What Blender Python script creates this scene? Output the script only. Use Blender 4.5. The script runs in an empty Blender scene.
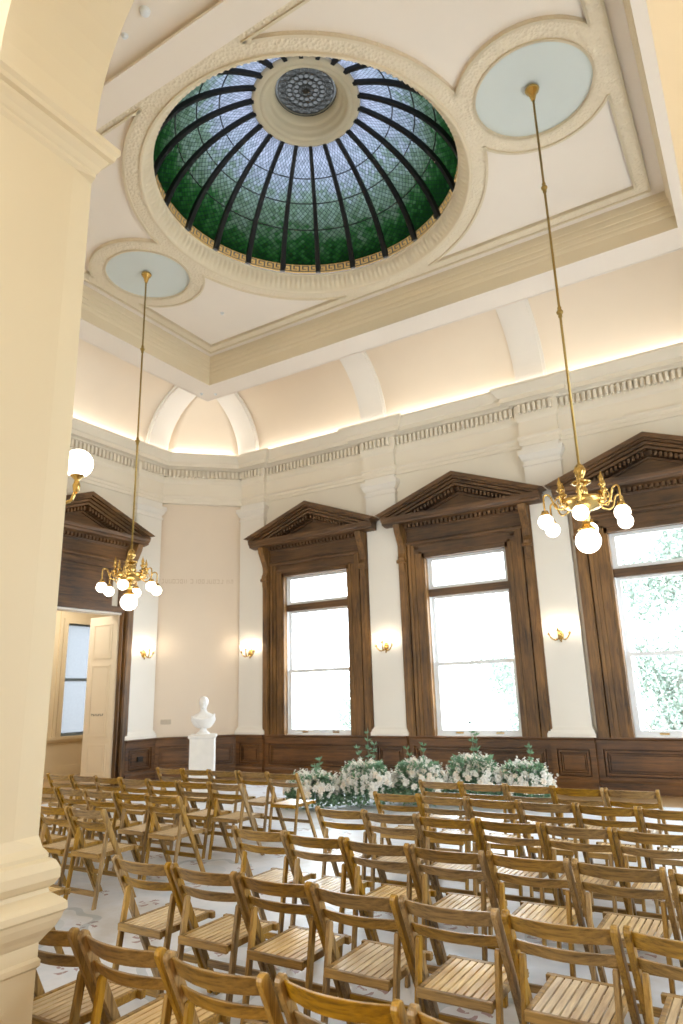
import bpy, bmesh, math, random
from math import sin, cos, pi, radians, sqrt
from mathutils import Vector, Matrix
random.seed(7)
SC = bpy.context.scene
SKY = 14.0
COL = SC.collection

# ------------------------------------------------------------------ materials
def new_mat(name):
    m = bpy.data.materials.new(name); m.use_nodes = True
    nt = m.node_tree
    for n in list(nt.nodes): nt.nodes.remove(n)
    out = nt.nodes.new('ShaderNodeOutputMaterial')
    return m, nt, out
class NT:
    """small helper to write node trees"""
    def __init__(s, nt): s.nt = nt
    def n(s, t, **kw):
        nd = s.nt.nodes.new(t)
        for k, v in kw.items(): setattr(nd, k, v)
        return nd
    def link(s, a, b): s.nt.links.new(a, b)
    def math(s, op, a, b=None, c=None, clamp=False):
        nd = s.n('ShaderNodeMath', operation=op); nd.use_clamp = clamp
        for i, v in enumerate((a, b, c)):
            if v is None: continue
            if isinstance(v, (int, float)): nd.inputs[i].default_value = v
            else: s.link(v, nd.inputs[i])
        return nd.outputs[0]
    def mix(s, f, a, b):
        nd = s.n('ShaderNodeMix', data_type='RGBA')
        for i, v in ((0, f), (6, a), (7, b)):
            if isinstance(v, (int, float)): nd.inputs[i].default_value = v
            elif isinstance(v, tuple): nd.inputs[i].default_value = (*v, 1) if len(v) == 3 else v
            else: s.link(v, nd.inputs[i])
        return nd.outputs[2]
    def ramp(s, f, stops, interp='LINEAR'):
        nd = s.n('ShaderNodeValToRGB'); cr = nd.color_ramp; cr.interpolation = interp
        while len(cr.elements) < len(stops): cr.elements.new(0.5)
        for e, (p, c) in zip(cr.elements, stops):
            e.position = p; e.color = (*c, 1) if len(c) == 3 else c
        s.link(f, nd.inputs[0]); return nd.outputs[0]
    def coords(s, kind='Object', scale=(1, 1, 1)):
        tc = s.n('ShaderNodeTexCoord'); mp = s.n('ShaderNodeMapping')
        mp.inputs['Scale'].default_value = scale
        s.link(tc.outputs[kind], mp.inputs[0]); return mp.outputs[0]
    def noise(s, co, scale, detail=3, rough=.5, dist=0):
        nd = s.n('ShaderNodeTexNoise'); nd.inputs['Scale'].default_value = scale
        nd.inputs['Detail'].default_value = detail; nd.inputs['Roughness'].default_value = rough
        nd.inputs['Distortion'].default_value = dist
        s.link(co, nd.inputs['Vector']); return nd.outputs['Fac']
def srgb(r, g, b):
    f = lambda c: (c/255/12.92) if c/255 <= .04045 else ((c/255+.055)/1.055)**2.4
    return (f(r), f(g), f(b))
def principled(T, out, col, rough=.6, metal=0, bump=None, bstr=.3, bdist=.01, coat=0, spec=.5):
    b = T.n('ShaderNodeBsdfPrincipled')
    if isinstance(col, tuple): b.inputs['Base Color'].default_value = (*col, 1)
    else: T.link(col, b.inputs['Base Color'])
    if isinstance(rough, (int, float)): b.inputs['Roughness'].default_value = rough
    else: T.link(rough, b.inputs['Roughness'])
    b.inputs['Metallic'].default_value = metal
    b.inputs['Coat Weight'].default_value = coat; b.inputs['Coat Roughness'].default_value = .28
    b.inputs['Specular IOR Level'].default_value = spec
    if bump is not None:
        bp = T.n('ShaderNodeBump'); bp.inputs['Strength'].default_value = bstr; bp.inputs['Distance'].default_value = bdist
        T.link(bump, bp.inputs['Height']); T.link(bp.outputs[0], b.inputs['Normal'])
    T.link(b.outputs[0], out.inputs[0]); return b
def plaster(name, col, var=.04, rough=.7, bump=True):
    m, nt, out = new_mat(name); T = NT(nt)
    co = T.coords('Object')
    nz = T.noise(co, 1.3, 4)
    c2 = tuple(max(0, c*(1-var*2)) for c in col)
    cc = T.mix(nz, col, c2)
    fine = T.noise(co, 60, 2)
    principled(T, out, cc, rough, bump=fine if bump else None, bstr=.05, bdist=.002)
    return m
def wood(name, dark, light, axis='z', rough=.38, coat=.15, scale=1.0, vary=0.0):
    m, nt, out = new_mat(name); T = NT(nt)
    long_, cross = .9*scale, 14*scale
    sc = {'x': (long_, cross, cross), 'y': (cross, long_, cross), 'z': (cross, cross, long_)}[axis]
    co = T.coords('Object', sc)
    n1 = T.noise(co, 1.6, 6, .6, .6)
    n2 = T.noise(co, 7, 3, .6)
    n3 = T.noise(T.coords('Object'), 1.1, 3)
    f = T.math('ADD', T.math('MULTIPLY', n1, .65), T.math('MULTIPLY', n2, .35))
    f = T.math('ADD', f, T.math('MULTIPLY', T.math('SUBTRACT', n3, .5), .5))
    col = T.ramp(f, [(.32, dark), (.5, tuple((a+b)/2 for a, b in zip(dark, light))), (.68, light)])
    if vary:
        oi = T.n('ShaderNodeObjectInfo')
        col2 = T.n('ShaderNodeHueSaturation')
        T.link(col, col2.inputs['Color'])
        T.link(T.math('MULTIPLY_ADD', oi.outputs['Random'], vary, 1-vary/2), col2.inputs['Value'])
        T.link(T.math('MULTIPLY_ADD', T.math('FRACT', T.math('MULTIPLY', oi.outputs['Random'], 17.3)), -.3, 1.08), col2.inputs['Saturation'])
        col = col2.outputs[0]
    rg = T.math('MULTIPLY_ADD', n2, .2, rough-.1)
    principled(T, out, col, rg, bump=n2, bstr=.12, bdist=.003, coat=coat)
    return m
def emit(name, col, st):
    m, nt, out = new_mat(name); T = NT(nt)
    e = T.n('ShaderNodeEmission'); e.inputs[0].default_value = (*col, 1); e.inputs[1].default_value = st
    T.link(e.outputs[0], out.inputs[0]); return m

CREAM = srgb(243, 234, 216)
M = {}
M['wall'] = plaster('cream_wall_paint', srgb(240, 231, 214))
M['pink'] = plaster('pale_peach_wall_paint', srgb(238, 221, 200))
M['white'] = plaster('white_trim_paint', srgb(244, 238, 228), rough=.5)
M['vault'] = plaster('vault_plaster', srgb(243, 228, 206))
M['ceil'] = plaster('ceiling_plaster', srgb(246, 234, 220))
M['gold'] = plaster('buff_moulding_paint', srgb(232, 216, 186), rough=.6)
M['entab'] = plaster('entablature_paint', srgb(242, 232, 214), rough=.6)
M['tan'] = plaster('tan_pier_paint', srgb(228, 211, 177), var=.03, rough=.55)
M['hall'] = plaster('hall_wall_paint', srgb(222, 204, 168), rough=.55)
M['disc'] = plaster('pale_blue_disc_paint', srgb(216, 222, 218), rough=.6)
M['doorp'] = plaster('door_paint', srgb(240, 226, 200), rough=.4, bump=False)
M['sash'] = plaster('white_sash_paint', srgb(236, 238, 240), rough=.35, bump=False)
M['wood_z'] = wood('dark_oak_vertical', srgb(54, 35, 17), srgb(148, 106, 56), 'z', rough=.48, coat=.05)
M['wood_x'] = wood('dark_oak_along_x', srgb(48, 32, 18), srgb(122, 86, 50), 'x', rough=.48, coat=.05)
M['wood_y'] = wood('dark_oak_along_y', srgb(50, 32, 18), srgb(126, 88, 50), 'y', rough=.48, coat=.05)
M['wains_x'] = wood('wainscot_oak_x', srgb(46, 28, 14), srgb(128, 86, 46), 'x', rough=.46, coat=.05)
M['wains_y'] = wood('wainscot_oak_y', srgb(46, 28, 14), srgb(128, 86, 46), 'y', rough=.46, coat=.05)
M['chair_z'] = wood('folding_chair_beech_upright', srgb(84, 56, 10), srgb(192, 148, 58), 'z', rough=.40, coat=.08, scale=1.6, vary=.3)
M['chair_x'] = wood('folding_chair_beech_rail', srgb(88, 60, 12), srgb(188, 144, 54), 'x', rough=.40, coat=.08, scale=1.6, vary=.3)
M['chair_seat'] = wood('folding_chair_seat_slats', srgb(172, 130, 74), srgb(246, 218, 160), 'y', rough=.40, coat=.5, scale=1.6, vary=.3)
M['floorwood'] = wood('hardwood_floor', srgb(120, 92, 58), srgb(176, 142, 98), 'x', rough=.35, coat=.2)
M['outwhite'] = plaster('pale_paving', srgb(225, 226, 222))  # plain pale paving colour

def mat_brass():
    m, nt, out = new_mat('polished_brass'); T = NT(nt)
    nz = T.noise(T.coords('Object'), 14, 3)
    c = T.mix(nz, srgb(222, 190, 120), srgb(190, 154, 88))
    principled(T, out, c, .24, metal=1.0); return m
M['brass'] = mat_brass()
M['oldbrass'] = None
def mat_simple(name, col, rough=.5, metal=0):
    m, nt, out = new_mat(name); T = NT(nt); nz = T.noise(T.coords('Object'), 9, 3)
    principled(T, out, T.mix(nz, col, tuple(c*.85 for c in col)), rough, metal); return m
M['oldbrass'] = mat_simple('antique_brass', srgb(176, 148, 84), .42, .85)
M['iron'] = mat_simple('dark_iron', srgb(9, 11, 13), .7)
M['bronze'] = mat_simple('dark_bronze', srgb(40, 36, 28), .6, .0)
M['marble'] = mat_simple('white_marble', srgb(246, 244, 242), .4)
M['plinthw'] = mat_simple('white_plinth_paint', srgb(240, 236, 230), .45)
M['grey'] = mat_simple('grey_plastic', srgb(208, 192, 170), .5)
M['black'] = mat_simple('black_mark', srgb(30, 26, 22), .5)
M['glow'] = emit('lit_opal_globe', (1, .9, .74), 9.0)
M['glow_small'] = emit('lit_candle_bulb', (1, .86, .66), 75.0)
M['green'] = None
def mat_leaf(name, a, b, tr=.25):
    m, nt, out = new_mat(name); T = NT(nt)
    nz = T.noise(T.coords('Object'), 6, 3)
    c = T.mix(nz, a, b)
    p = T.n('ShaderNodeBsdfPrincipled'); T.link(c, p.inputs['Base Color']); p.inputs['Roughness'].default_value = .5
    t = T.n('ShaderNodeBsdfTranslucent'); T.link(c, t.inputs[0])
    mx = T.n('ShaderNodeMixShader'); mx.inputs[0].default_value = tr
    T.link(p.outputs[0], mx.inputs[1]); T.link(t.outputs[0], mx.inputs[2]); T.link(mx.outputs[0], out.inputs[0]); return m
M['leaf'] = mat_leaf('arrangement_leaf', srgb(62, 112, 76), srgb(158, 188, 156))
M['petal'] = mat_leaf('white_petal', srgb(252, 250, 244), srgb(244, 240, 232), .2)
M['blush'] = mat_leaf('blush_petal', srgb(252, 244, 232), srgb(250, 238, 222), .2)
M['treeleaf'] = mat_leaf('tree_leaf', srgb(110, 126, 116), srgb(136, 148, 138), .3)
M['bark'] = mat_simple('bark', srgb(150, 146, 140), .8)

def mat_glass():
    m, nt, out = new_mat('window_glass'); T = NT(nt)
    tr = T.n('ShaderNodeBsdfTransparent'); tr.inputs[0].default_value = (.97, .985, .98, 1)
    gl = T.n('ShaderNodeBsdfGlossy'); gl.inputs['Roughness'].default_value = .02
    nz = T.noise(T.coords('Object'), 3, 2)
    bp = T.n('ShaderNodeBump'); bp.inputs['Strength'].default_value = .02; T.link(nz, bp.inputs['Height']); T.link(bp.outputs[0], gl.inputs['Normal'])
    mx = T.n('ShaderNodeMixShader'); mx.inputs[0].default_value = .05
    T.link(tr.outputs[0], mx.inputs[1]); T.link(gl.outputs[0], mx.inputs[2]); T.link(mx.outputs[0], out.inputs[0]); return m
M['glass'] = mat_glass()

def mat_ornament():
    m, nt, out = new_mat('leaf_relief_plaster'); T = NT(nt)
    co = T.coords('Object')
    v = T.n('ShaderNodeTexVoronoi'); v.inputs['Scale'].default_value = 26; T.link(co, v.inputs['Vector'])
    nz = T.noise(co, 22, 4, .6)
    h = T.math('ADD', T.math('MULTIPLY', v.outputs['Distance'], 1.2), T.math('MULTIPLY', nz, .5))
    principled(T, out, srgb(233, 218, 192), .6, bump=h, bstr=.75, bdist=.016); return m
M['orn'] = mat_ornament()

def mat_stained():
    m, nt, out = new_mat('stained_dome_glass'); T = NT(nt)
    uvn = T.n('ShaderNodeUVMap'); sp = T.n('ShaderNodeSeparateXYZ'); T.link(uvn.outputs[0], sp.inputs[0])
    u, v = sp.outputs[0], sp.outputs[1]
    NU, NV = 22*6, 24
    # scale width narrows to the top by the dome's shape; lattice of diamonds
    U = T.math('MULTIPLY', u, NU); V = T.math('MULTIPLY', v, NV)
    a = T.math('ADD', U, V); b = T.math('SUBTRACT', U, V)
    fa = T.math('ABSOLUTE', T.math('SUBTRACT', T.math('FRACT', a), .5))
    fb = T.math('ABSOLUTE', T.math('SUBTRACT', T.math('FRACT', b), .5))
    line = T.math('GREATER_THAN', T.math('MAXIMUM', fa, fb), .43)
    cx = T.n('ShaderNodeCombineXYZ'); T.link(T.math('FLOOR', a), cx.inputs[0]); T.link(T.math('FLOOR', b), cx.inputs[1])
    wn = T.n('ShaderNodeTexWhiteNoise'); wn.noise_dimensions = '2D'; T.link(cx.outputs[0], wn.inputs['Vector'])
    rnd = wn.outputs['Value']
    big = T.noise(T.coords('Object'), 1.7, 3)
    h = T.math('ADD', v, T.math('MULTIPLY', T.math('SUBTRACT', big, .5), .5))
    h = T.math('ADD', h, T.math('MULTIPLY', T.math('SUBTRACT', rnd, .5), .13))
    h = T.math('ADD', h, T.math('MULTIPLY', T.math('SUBTRACT', T.noise(T.coords('Object'), 7, 2), .5), .35))
    col = T.ramp(h, [(p_, tuple(c_*1.25/SKY for c_ in cc_)) for p_, cc_ in [(.0, (.02, .12, .02)), (.13, (.04, .22, .04)), (.24, (.09, .30, .09)), (.34, (.26, .42, .26)), (.52, (.38, .54, .44)), (.66, (.58, .68, .84)), (1, (.72, .76, 1.0))]])
    val = T.n('ShaderNodeHueSaturation'); T.link(col, val.inputs['Color']); T.link(T.math('MULTIPLY_ADD', rnd, .4, .8), val.inputs['Value'])
    c2 = T.mix(T.math('MULTIPLY', line, .85), val.outputs[0], (.002, .004, .005))
    t = T.n('ShaderNodeBsdfTranslucent'); T.link(c2, t.inputs[0])
    g = T.n('ShaderNodeBsdfPrincipled'); T.link(c2, g.inputs['Base Color']); g.inputs['Roughness'].default_value = .25
    mx = T.n('ShaderNodeMixShader'); mx.inputs[0].default_value = .95
    T.link(g.outputs[0], mx.inputs[1]); T.link(t.outputs[0], mx.inputs[2]); T.link(mx.outputs[0], out.inputs[0]); return m
M['stained'] = mat_stained()
def mat_translucent(name, col):
    m, nt, out = new_mat(name); T = NT(nt)
    nz = T.noise(T.coords('Object'), 20, 2)
    t = T.n('ShaderNodeBsdfTranslucent'); T.link(T.mix(nz, col, tuple(c*.8 for c in col)), t.inputs[0])
    T.link(t.outputs[0], out.inputs[0]); return m
M['keygold'] = mat_translucent('amber_band_glass', (.24, .16, .065))
M['keyblue'] = mat_simple('dark_key_glass', srgb(18, 30, 44), .3)

def mat_carpet():
    m, nt, out = new_mat('pale_patterned_carpet'); T = NT(nt)
    co = T.coords('Object'); sp = T.n('ShaderNodeSeparateXYZ'); T.link(co, sp.inputs[0])
    x, y = sp.outputs[0], sp.outputs[1]
    base = T.ramp(T.noise(co, 1.4, 4, .6), [(.35, srgb(196, 194, 194)), (.52, srgb(216, 219, 228)), (.68, srgb(192, 202, 216))])
    # woven ribs
    rib = T.math('ABSOLUTE', T.math('SINE', T.math('MULTIPLY', x, 420)))
    base = T.mix(T.math('MULTIPLY', rib, .08), base, srgb(170, 166, 156))
    def cell(size, ox, oy):
        cx = T.math('SUBTRACT', T.math('FRACT', T.math('ADD', T.math('DIVIDE', x, size), ox)), .5)
        cy = T.math('SUBTRACT', T.math('FRACT', T.math('ADD', T.math('DIVIDE', y, size), oy)), .5)
        r = T.math('SQRT', T.math('ADD', T.math('MULTIPLY', cx, cx), T.math('MULTIPLY', cy, cy)))
        th = T.math('ARCTAN2', cy, cx)
        return r, th
    nzf = T.noise(co, 30, 2)
    r, th = cell(.62, .1, .3)
    pet = T.math('ABSOLUTE', T.math('SINE', T.math('MULTIPLY', T.math('ADD', th, T.math('MULTIPLY', r, 5)), 2)))
    m1 = T.math('MULTIPLY', T.math('GREATER_THAN', pet, .86), T.math('MULTIPLY', T.math('LESS_THAN', r, .16), T.math('GREATER_THAN', r, .05)))
    m1 = T.math('MULTIPLY', m1, T.math('GREATER_THAN', nzf, .42))
    base = T.mix(T.math('MULTIPLY', m1, .72), base, srgb(122, 58, 52))
    r2, th2 = cell(1.84, .25, .55)
    edge = T.math('LESS_THAN', T.math('ABSOLUTE', T.math('SUBTRACT', r2, T.math('MULTIPLY_ADD', T.math('SINE', T.math('MULTIPLY', th2, 8)), .02, .25))), .018)
    inner = T.math('LESS_THAN', r2, .14)
    base = T.mix(T.math('MULTIPLY', edge, .4), base, srgb(120, 140, 150))
    base = T.mix(T.math('MULTIPLY', inner, .22), base, srgb(150, 168, 176))
    principled(T, out, base, T.math('MULTIPLY_ADD', nzf, .2, .30), bump=T.noise(co, 160, 2), bstr=.15, bdist=.003, spec=.5); return m
M['carpet'] = mat_carpet()

# ------------------------------------------------------------------ mesh helpers
class MB:
    def __init__(s, U=None, P=None, N=None):
        s.bm = bmesh.new(); s.uv = None
        s.P = Vector(P) if P is not None else Vector((0, 0, 0))
        s.U = Vector(U) if U is not None else Vector((1, 0, 0))
        s.N = Vector(N) if N is not None else Vector((0, 1, 0))
    def w(s, p):
        return s.P + s.U*p[0] + s.N*p[1] + Vector((0, 0, p[2]))
    def poly(s, pts, faces, smooth=False):
        vs = [s.bm.verts.new(s.w(p)) for p in pts]
        for f in faces:
            try:
                fc = s.bm.faces.new([vs[i] for i in f]); fc.smooth = smooth
            except ValueError: pass
        return vs
    def box(s, a, b):
        x0, y0, z0 = a; x1, y1, z1 = b
        s.poly([(x0, y0, z0), (x1, y0, z0), (x1, y1, z0), (x0, y1, z0), (x0, y0, z1), (x1, y0, z1), (x1, y1, z1), (x0, y1, z1)],
               [(0, 3, 2, 1), (4, 5, 6, 7), (0, 1, 5, 4), (1, 2, 6, 5), (2, 3, 7, 6), (3, 0, 4, 7)])
        return s
    def loft(s, rings, closed=True, caps=True, smooth=False):
        n = len(rings[0]); pts = [p for r in rings for p in r]; faces = []
        for i in range(len(rings)-1):
            for j in range(n if closed else n-1):
                a, b = i*n+j, i*n+(j+1) % n
                faces.append((a, b, b+n, a+n))
        if caps and closed:
            faces.append(tuple(range(n))[::-1]); faces.append(tuple(range(len(pts)-n, len(pts))))
        s.poly(pts, faces, smooth); return s
    def prism_uz(s, outline, d0, d1):       # outline of (u,z), extruded along d
        s.loft([[(u, d0, z) for u, z in outline], [(u, d1, z) for u, z in outline]]); return s
    def prism_dz(s, outline, u0, u1):
        s.loft([[(u0, d, z) for d, z in outline], [(u1, d, z) for d, z in outline]]); return s
    def rect(s, x0, x1, y0, y1, prof, caps=True):   # (offset, z)
        s.loft([[(x0-o, y0-o, z), (x1+o, y0-o, z), (x1+o, y1+o, z), (x0-o, y1+o, z)] for o, z in prof], caps=caps); return s
    def lathe(s, prof, c=(0, 0, 0), seg=24, smooth=True, caps=False):   # (r, z)
        s.loft([[(c[0]+r*cos(2*pi*k/seg), c[1]+r*sin(2*pi*k/seg), c[2]+z) for k in range(seg)] for r, z in prof], caps=caps, smooth=smooth); return s
    def tube(s, pts, r, seg=8, caps=True):
        pts = [Vector(p) for p in pts]; rings = []; n = len(pts); prev = None
        for i, p in enumerate(pts):
            t = (pts[min(i+1, n-1)] - pts[max(i-1, 0)]).normalized()
            if prev is None:
                a = Vector((0, 0, 1)) if abs(t.z) < .9 else Vector((1, 0, 0))
                prev = t.cross(a).normalized()
            x = (prev - t*prev.dot(t)).normalized(); prev = x; y = t.cross(x)
            rr = r[i] if isinstance(r, (list, tuple)) else r
            rings.append([tuple(p + x*rr*cos(2*pi*k/seg) + y*rr*sin(2*pi*k/seg)) for k in range(seg)])
        s.loft(rings, caps=caps, smooth=True); return s
    def ball(s, c, r, seg=20, rings=12, sc=(1, 1, 1)):
        prof = []
        for i in range(rings+1):
            a = -pi/2 + pi*i/rings; prof.append((max(cos(a), .002)*r, sin(a)*r))
        s.loft([[(c[0]+q*cos(2*pi*k/seg)*sc[0], c[1]+q*sin(2*pi*k/seg)*sc[1], c[2]+z*sc[2]) for k in range(seg)] for q, z in prof], caps=True, smooth=True); return s
    def build(s, name, mat, parent=None, bevel=0, loc=None):
        bm = s.bm
        bmesh.ops.remove_doubles(bm, verts=bm.verts, dist=1e-5)
        bmesh.ops.recalc_face_normals(bm, faces=bm.faces)
        if bevel:
            es = [e for e in bm.edges if len(e.link_faces) == 2 and e.calc_face_angle(0) > .6]
            bmesh.ops.bevel(bm, geom=es, offset=bevel, segments=1, affect='EDGES', profile=.5)
        me = bpy.data.meshes.new(name); bm.to_mesh(me); bm.free()
        for mm in (mat if isinstance(mat, (list, tuple)) else [mat]): me.materials.append(mm)
        o = bpy.data.objects.new(name, me); COL.objects.link(o)
        if parent is not None: o.parent = parent
        if loc: o.location = loc
        return o
def struct(o): o['kind'] = 'structure'; return o
def tag(o, label, cat, group=None, kind=None):
    o['label'] = label; o['category'] = cat
    if group: o['group'] = group
    if kind: o['kind'] = kind
    return o
def empty(name, loc=(0, 0, 0), rz=0):
    o = bpy.data.objects.new(name, None); o.location = loc; o.rotation_euler = (0, 0, rz); o.empty_display_size = .1
    COL.objects.link(o); return o
def children(o): return [c for c in bpy.data.objects if c.parent == o]
def copy_tree(o, parent=None, kids=None):
    c = o.copy(); COL.objects.link(c)
    if parent is not None: c.parent = parent
    for ch in (KIDS[o.name] if o.name in KIDS else children(o)): copy_tree(ch, c)
    return c
KIDS = {}
def remember(o):
    KIDS[o.name] = children(o)
    for c in KIDS[o.name]: remember(c)

def sweep(mb, path, prof, closed=False, smooth=False):
    """path of (x,y) with the room on its left; prof of (offset towards the room, z)"""
    n = len(path); P = [Vector(p) for p in path]; rings = []
    for i in range(n):
        if closed: a, b = P[i]-P[i-1], P[(i+1) % n]-P[i]
        else:
            a = P[i]-P[i-1] if i else P[1]-P[0]
            b = P[i+1]-P[i] if i < n-1 else P[i]-P[i-1]
        a.normalize(); b.normalize()
        na, nb = Vector((-a.y, a.x)), Vector((-b.y, b.x))
        m = na+nb; m = m/(m.length_squared/2) if m.length > 1e-4 else na
        m = m*1.0
        k = 2/(na+nb).length_squared
        d = (na+nb)*k
        rings.append([(P[i].x+d.x*o, P[i].y+d.y*o, z) for o, z in prof])
    if closed: rings.append(rings[0])
    mb.loft(rings, closed=False, caps=False, smooth=smooth)

# ------------------------------------------------------------------ plan
H = 1.65
WY, WX, EX = 12.05, -11.45, 2.37            # window wall, door wall, opposite wall
CX, CY = -4.54, 6.76                         # dome centre
BAYS = [-8.06, -4.63, -1.20]
PIL = [(-10.10, -9.41), (-6.69, -6.0), (-3.3, -2.63), (.12, .80)]      # on the window wall
CH0 = -10.10                                 # where the splayed corner begins
CHD = 1.35
BACK = -5.0
wallpath = [(EX, 1.85), (EX, WY-CHD), (EX-CHD, WY), (CH0, WY), (WX, WY-CHD), (WX, 1.85)]

# ------------------------------------------------------------------ floor, rug
f = MB(); f.box((-16.2, BACK-.2, -.12), (EX+.2, WY+.25, 0)); struct(f.build('floor', M['floorwood']))
r = MB(); r.box((-10.6, 1.995, 0.0), (1.5, 10.88, .004)); rug = r.build('rug', M['carpet'])
tag(rug, 'huge pale floral carpet spread beneath all the rows of folding chairs', 'rug')

# ------------------------------------------------------------------ walls
def wall_with_openings(name, P, U, N, u0, u1, z0, z1, openings, mat, thick=.22):
    mb = MB(U=U, P=P, N=N)
    us = sorted(set([u0, u1] + [o[0] for o in openings] + [o[1] for o in openings]))
    for a, b in zip(us, us[1:]):
        op = [o for o in openings if o[0] <= a+1e-6 and o[1] >= b-1e-6]
        if not op: mb.box((a, -thick, z0), (b, 0, z1))
        else:
            o = op[0]
            if o[2] > z0: mb.box((a, -thick, z0), (b, 0, o[2]))
            if o[3] < z1: mb.box((a, -thick, o[3]), (b, 0, z1))
    return struct(mb.build(name, mat))
WTOP = 7.3
wall_with_openings('wall_window_side', (0, WY, 0), (1, 0, 0), (0, -1, 0), CH0-.05, EX-CHD+.05, 0, WTOP, [(b-.84, b+.84, .82, 4.19) for b in BAYS], M['wall'])
wall_with_openings('wall_door_side', (WX, 0, 0), (0, 1, 0), (1, 0, 0), 1.0, WY-CHD+.05, 0, WTOP, [(8.52-1.22, 8.52+1.22, 0, 3.42)], M['wall'])
ADDED_OPW = [4.6, 8.6]; ADDED_BKW = [-8.6, -5.2]  # unseen windows, added so that daylight fills the room
wall_with_openings('wall_opposite', (EX, 0, 0), (0, 1, 0), (-1, 0, 0), BACK, WY-CHD, 0, 9, [(y_-.84, y_+.84, .82, 4.19) for y_ in ADDED_OPW], M['wall'])
s2 = 1/sqrt(2)
wall_with_openings('wall_corner', (CH0, WY, 0), (-s2, -s2, 0), (s2, -s2, 0), 0, CHD*sqrt(2), 0, WTOP, [], M['pink'])
wall_with_openings('wall_far_corner', (EX-CHD, WY, 0), (s2, -s2, 0), (-s2, -s2, 0), 0, CHD*sqrt(2), 0, WTOP, [], M['pink'])
wall_with_openings('wall_back', (0, BACK, 0), (1, 0, 0), (0, 1, 0), WX, EX, 0, 8.2, [(x_-1.0, x_+1.0, .8, 5.2) for x_ in ADDED_BKW], M['wall'])
wall_with_openings('wall_back_side', (WX, 0, 0), (0, 1, 0), (1, 0, 0), BACK, 1.0, 0, 8.2, [], M['wall'])

# faint worn inscription on the splayed corner (illegible in relief)
tx = MB(U=(-s2, -s2, 0), P=(CH0, WY, 0), N=(s2, -s2, 0))
rr = random.Random(3)
uu = .22
for word in (2, 9, 8):
    for k in range(word):
        w_ = .045+rr.random()*.02; zc = 4.20
        tx.box((uu, 0, zc-.048), (uu+.012, .004, zc+.048))
        if rr.random() > .4: tx.box((uu, 0, zc+.034), (uu+w_, .004, zc+.048))
        if rr.random() > .4: tx.box((uu, 0, zc-.048), (uu+w_, .004, zc-.034))
        if rr.random() > .5: tx.box((uu+w_-.012, 0, zc-.048), (uu+w_, .004, zc+.048))
        uu += .084
    uu += .06
struct(tx.build('trim_30', plaster('faded_lettering_paint', srgb(214, 192, 164))))

# ------------------------------------------------------------------ pilasters with capitals
tn = [0]
def tname():
    tn[0] += 1; return 'trim_%d' % tn[0]
def pilaster(P, U, N, u0, u1):
    mb = MB(U=U, P=P, N=N)
    def ring(o, z, d=.10): return [(u0-o, -.02, z), (u1+o, -.02, z), (u1+o, d+o, z), (u0-o, d+o, z)]
    prof = [(.055, .84), (.055, .90), (.045, .91), (.03, .955), (.012, .975), (0, 1.0), (0, 5.60), (.02, 5.61), (.02, 5.64), (.0, 5.65), (0, 5.70), (.03, 5.73), (.06, 5.80), (.075, 5.82), (.075, 5.90), (.0, 5.91), (0, 6.02)]
    mb.loft([ring(o, z) for o, z in prof])
    return struct(mb.build(tname(), M['white']))
for a, b in PIL: pilaster((0, WY, 0), (1, 0, 0), (0, -1, 0), a, b)
DP = [(9.93, 10.66), (6.38, 7.11), (3.0, 3.7)]
for a, b in DP: pilaster((WX, 0, 0), (0, 1, 0), (1, 0, 0), a, b)

# ------------------------------------------------------------------ entablature (jogs out over the pilasters)
def jog_path():
    p = [(EX, 1.85), (EX, WY-CHD), (EX-CHD, WY)]
    J = .10
    for a, b in reversed(PIL):
        p += [(b, WY), (b, WY-J), (a, WY-J), (a, WY)]
    p = p[:-1]                                                # last pilaster ends at the splay
    p[-1] = (CH0+.04, WY-J)
    p.append((WX+J, WY-CHD-.04))
    for k, (a, b) in enumerate(DP):
        if k: p += [(WX, b), (WX+J, b)]
        p += [(WX+J, a), (WX, a)]
    p.append((WX, 1.85))
    return p
JP = jog_path()
e = MB()
prof = [(-.12, 6.0), (.03, 6.0), (.03, 6.07), (.045, 6.075), (.045, 6.14), (.06, 6.15), (.07, 6.18), (.02, 6.2), (.02, 6.48), (.05, 6.52), (.06, 6.56), (.06, 6.80),
        (.13, 6.81), (.15, 6.83), (.27, 6.84), (.27, 6.93), (.30, 6.95), (.33, 6.99), (.38, 7.05), (.40, 7.07), (.40, 7.12), (.02, 7.14), (-.05, 7.14)]
sweep(e, JP, prof)
ent = struct(e.build('trim_20', M['entab']))
d = MB()
def dentils(mb, path, off0, off1, z0, z1, step, wid):
    for i in range(len(path)-1):
        a, b = Vector(path[i]), Vector(path[i+1]); L = (b-a).length
        if L < .3: continue
        t = (b-a)/L; nrm = Vector((-t.y, t.x)); n = max(1, int(round((L+.02)/step)))
        st = L/n
        for k in range(n):
            c = a + t*(st*(k+.5))
            m_ = MB.__new__(MB)
            vs = []
            for z in (z0, z1):
                for du, dn in ((-wid/2, off0), (wid/2, off0), (wid/2, off1), (-wid/2, off1)):
                    q = c + t*du + nrm*dn; vs.append((q.x, q.y, z))
            mb.poly(vs, [(0, 3, 2, 1), (4, 5, 6, 7), (0, 1, 5, 4), (1, 2, 6, 5), (2, 3, 7, 6), (3, 0, 4, 7)])
dentils(d, JP[1:], .055, .15, 6.62, 6.78, .098, .052)
dn = d.build('dentil_course', M['entab'], ent)

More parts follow.
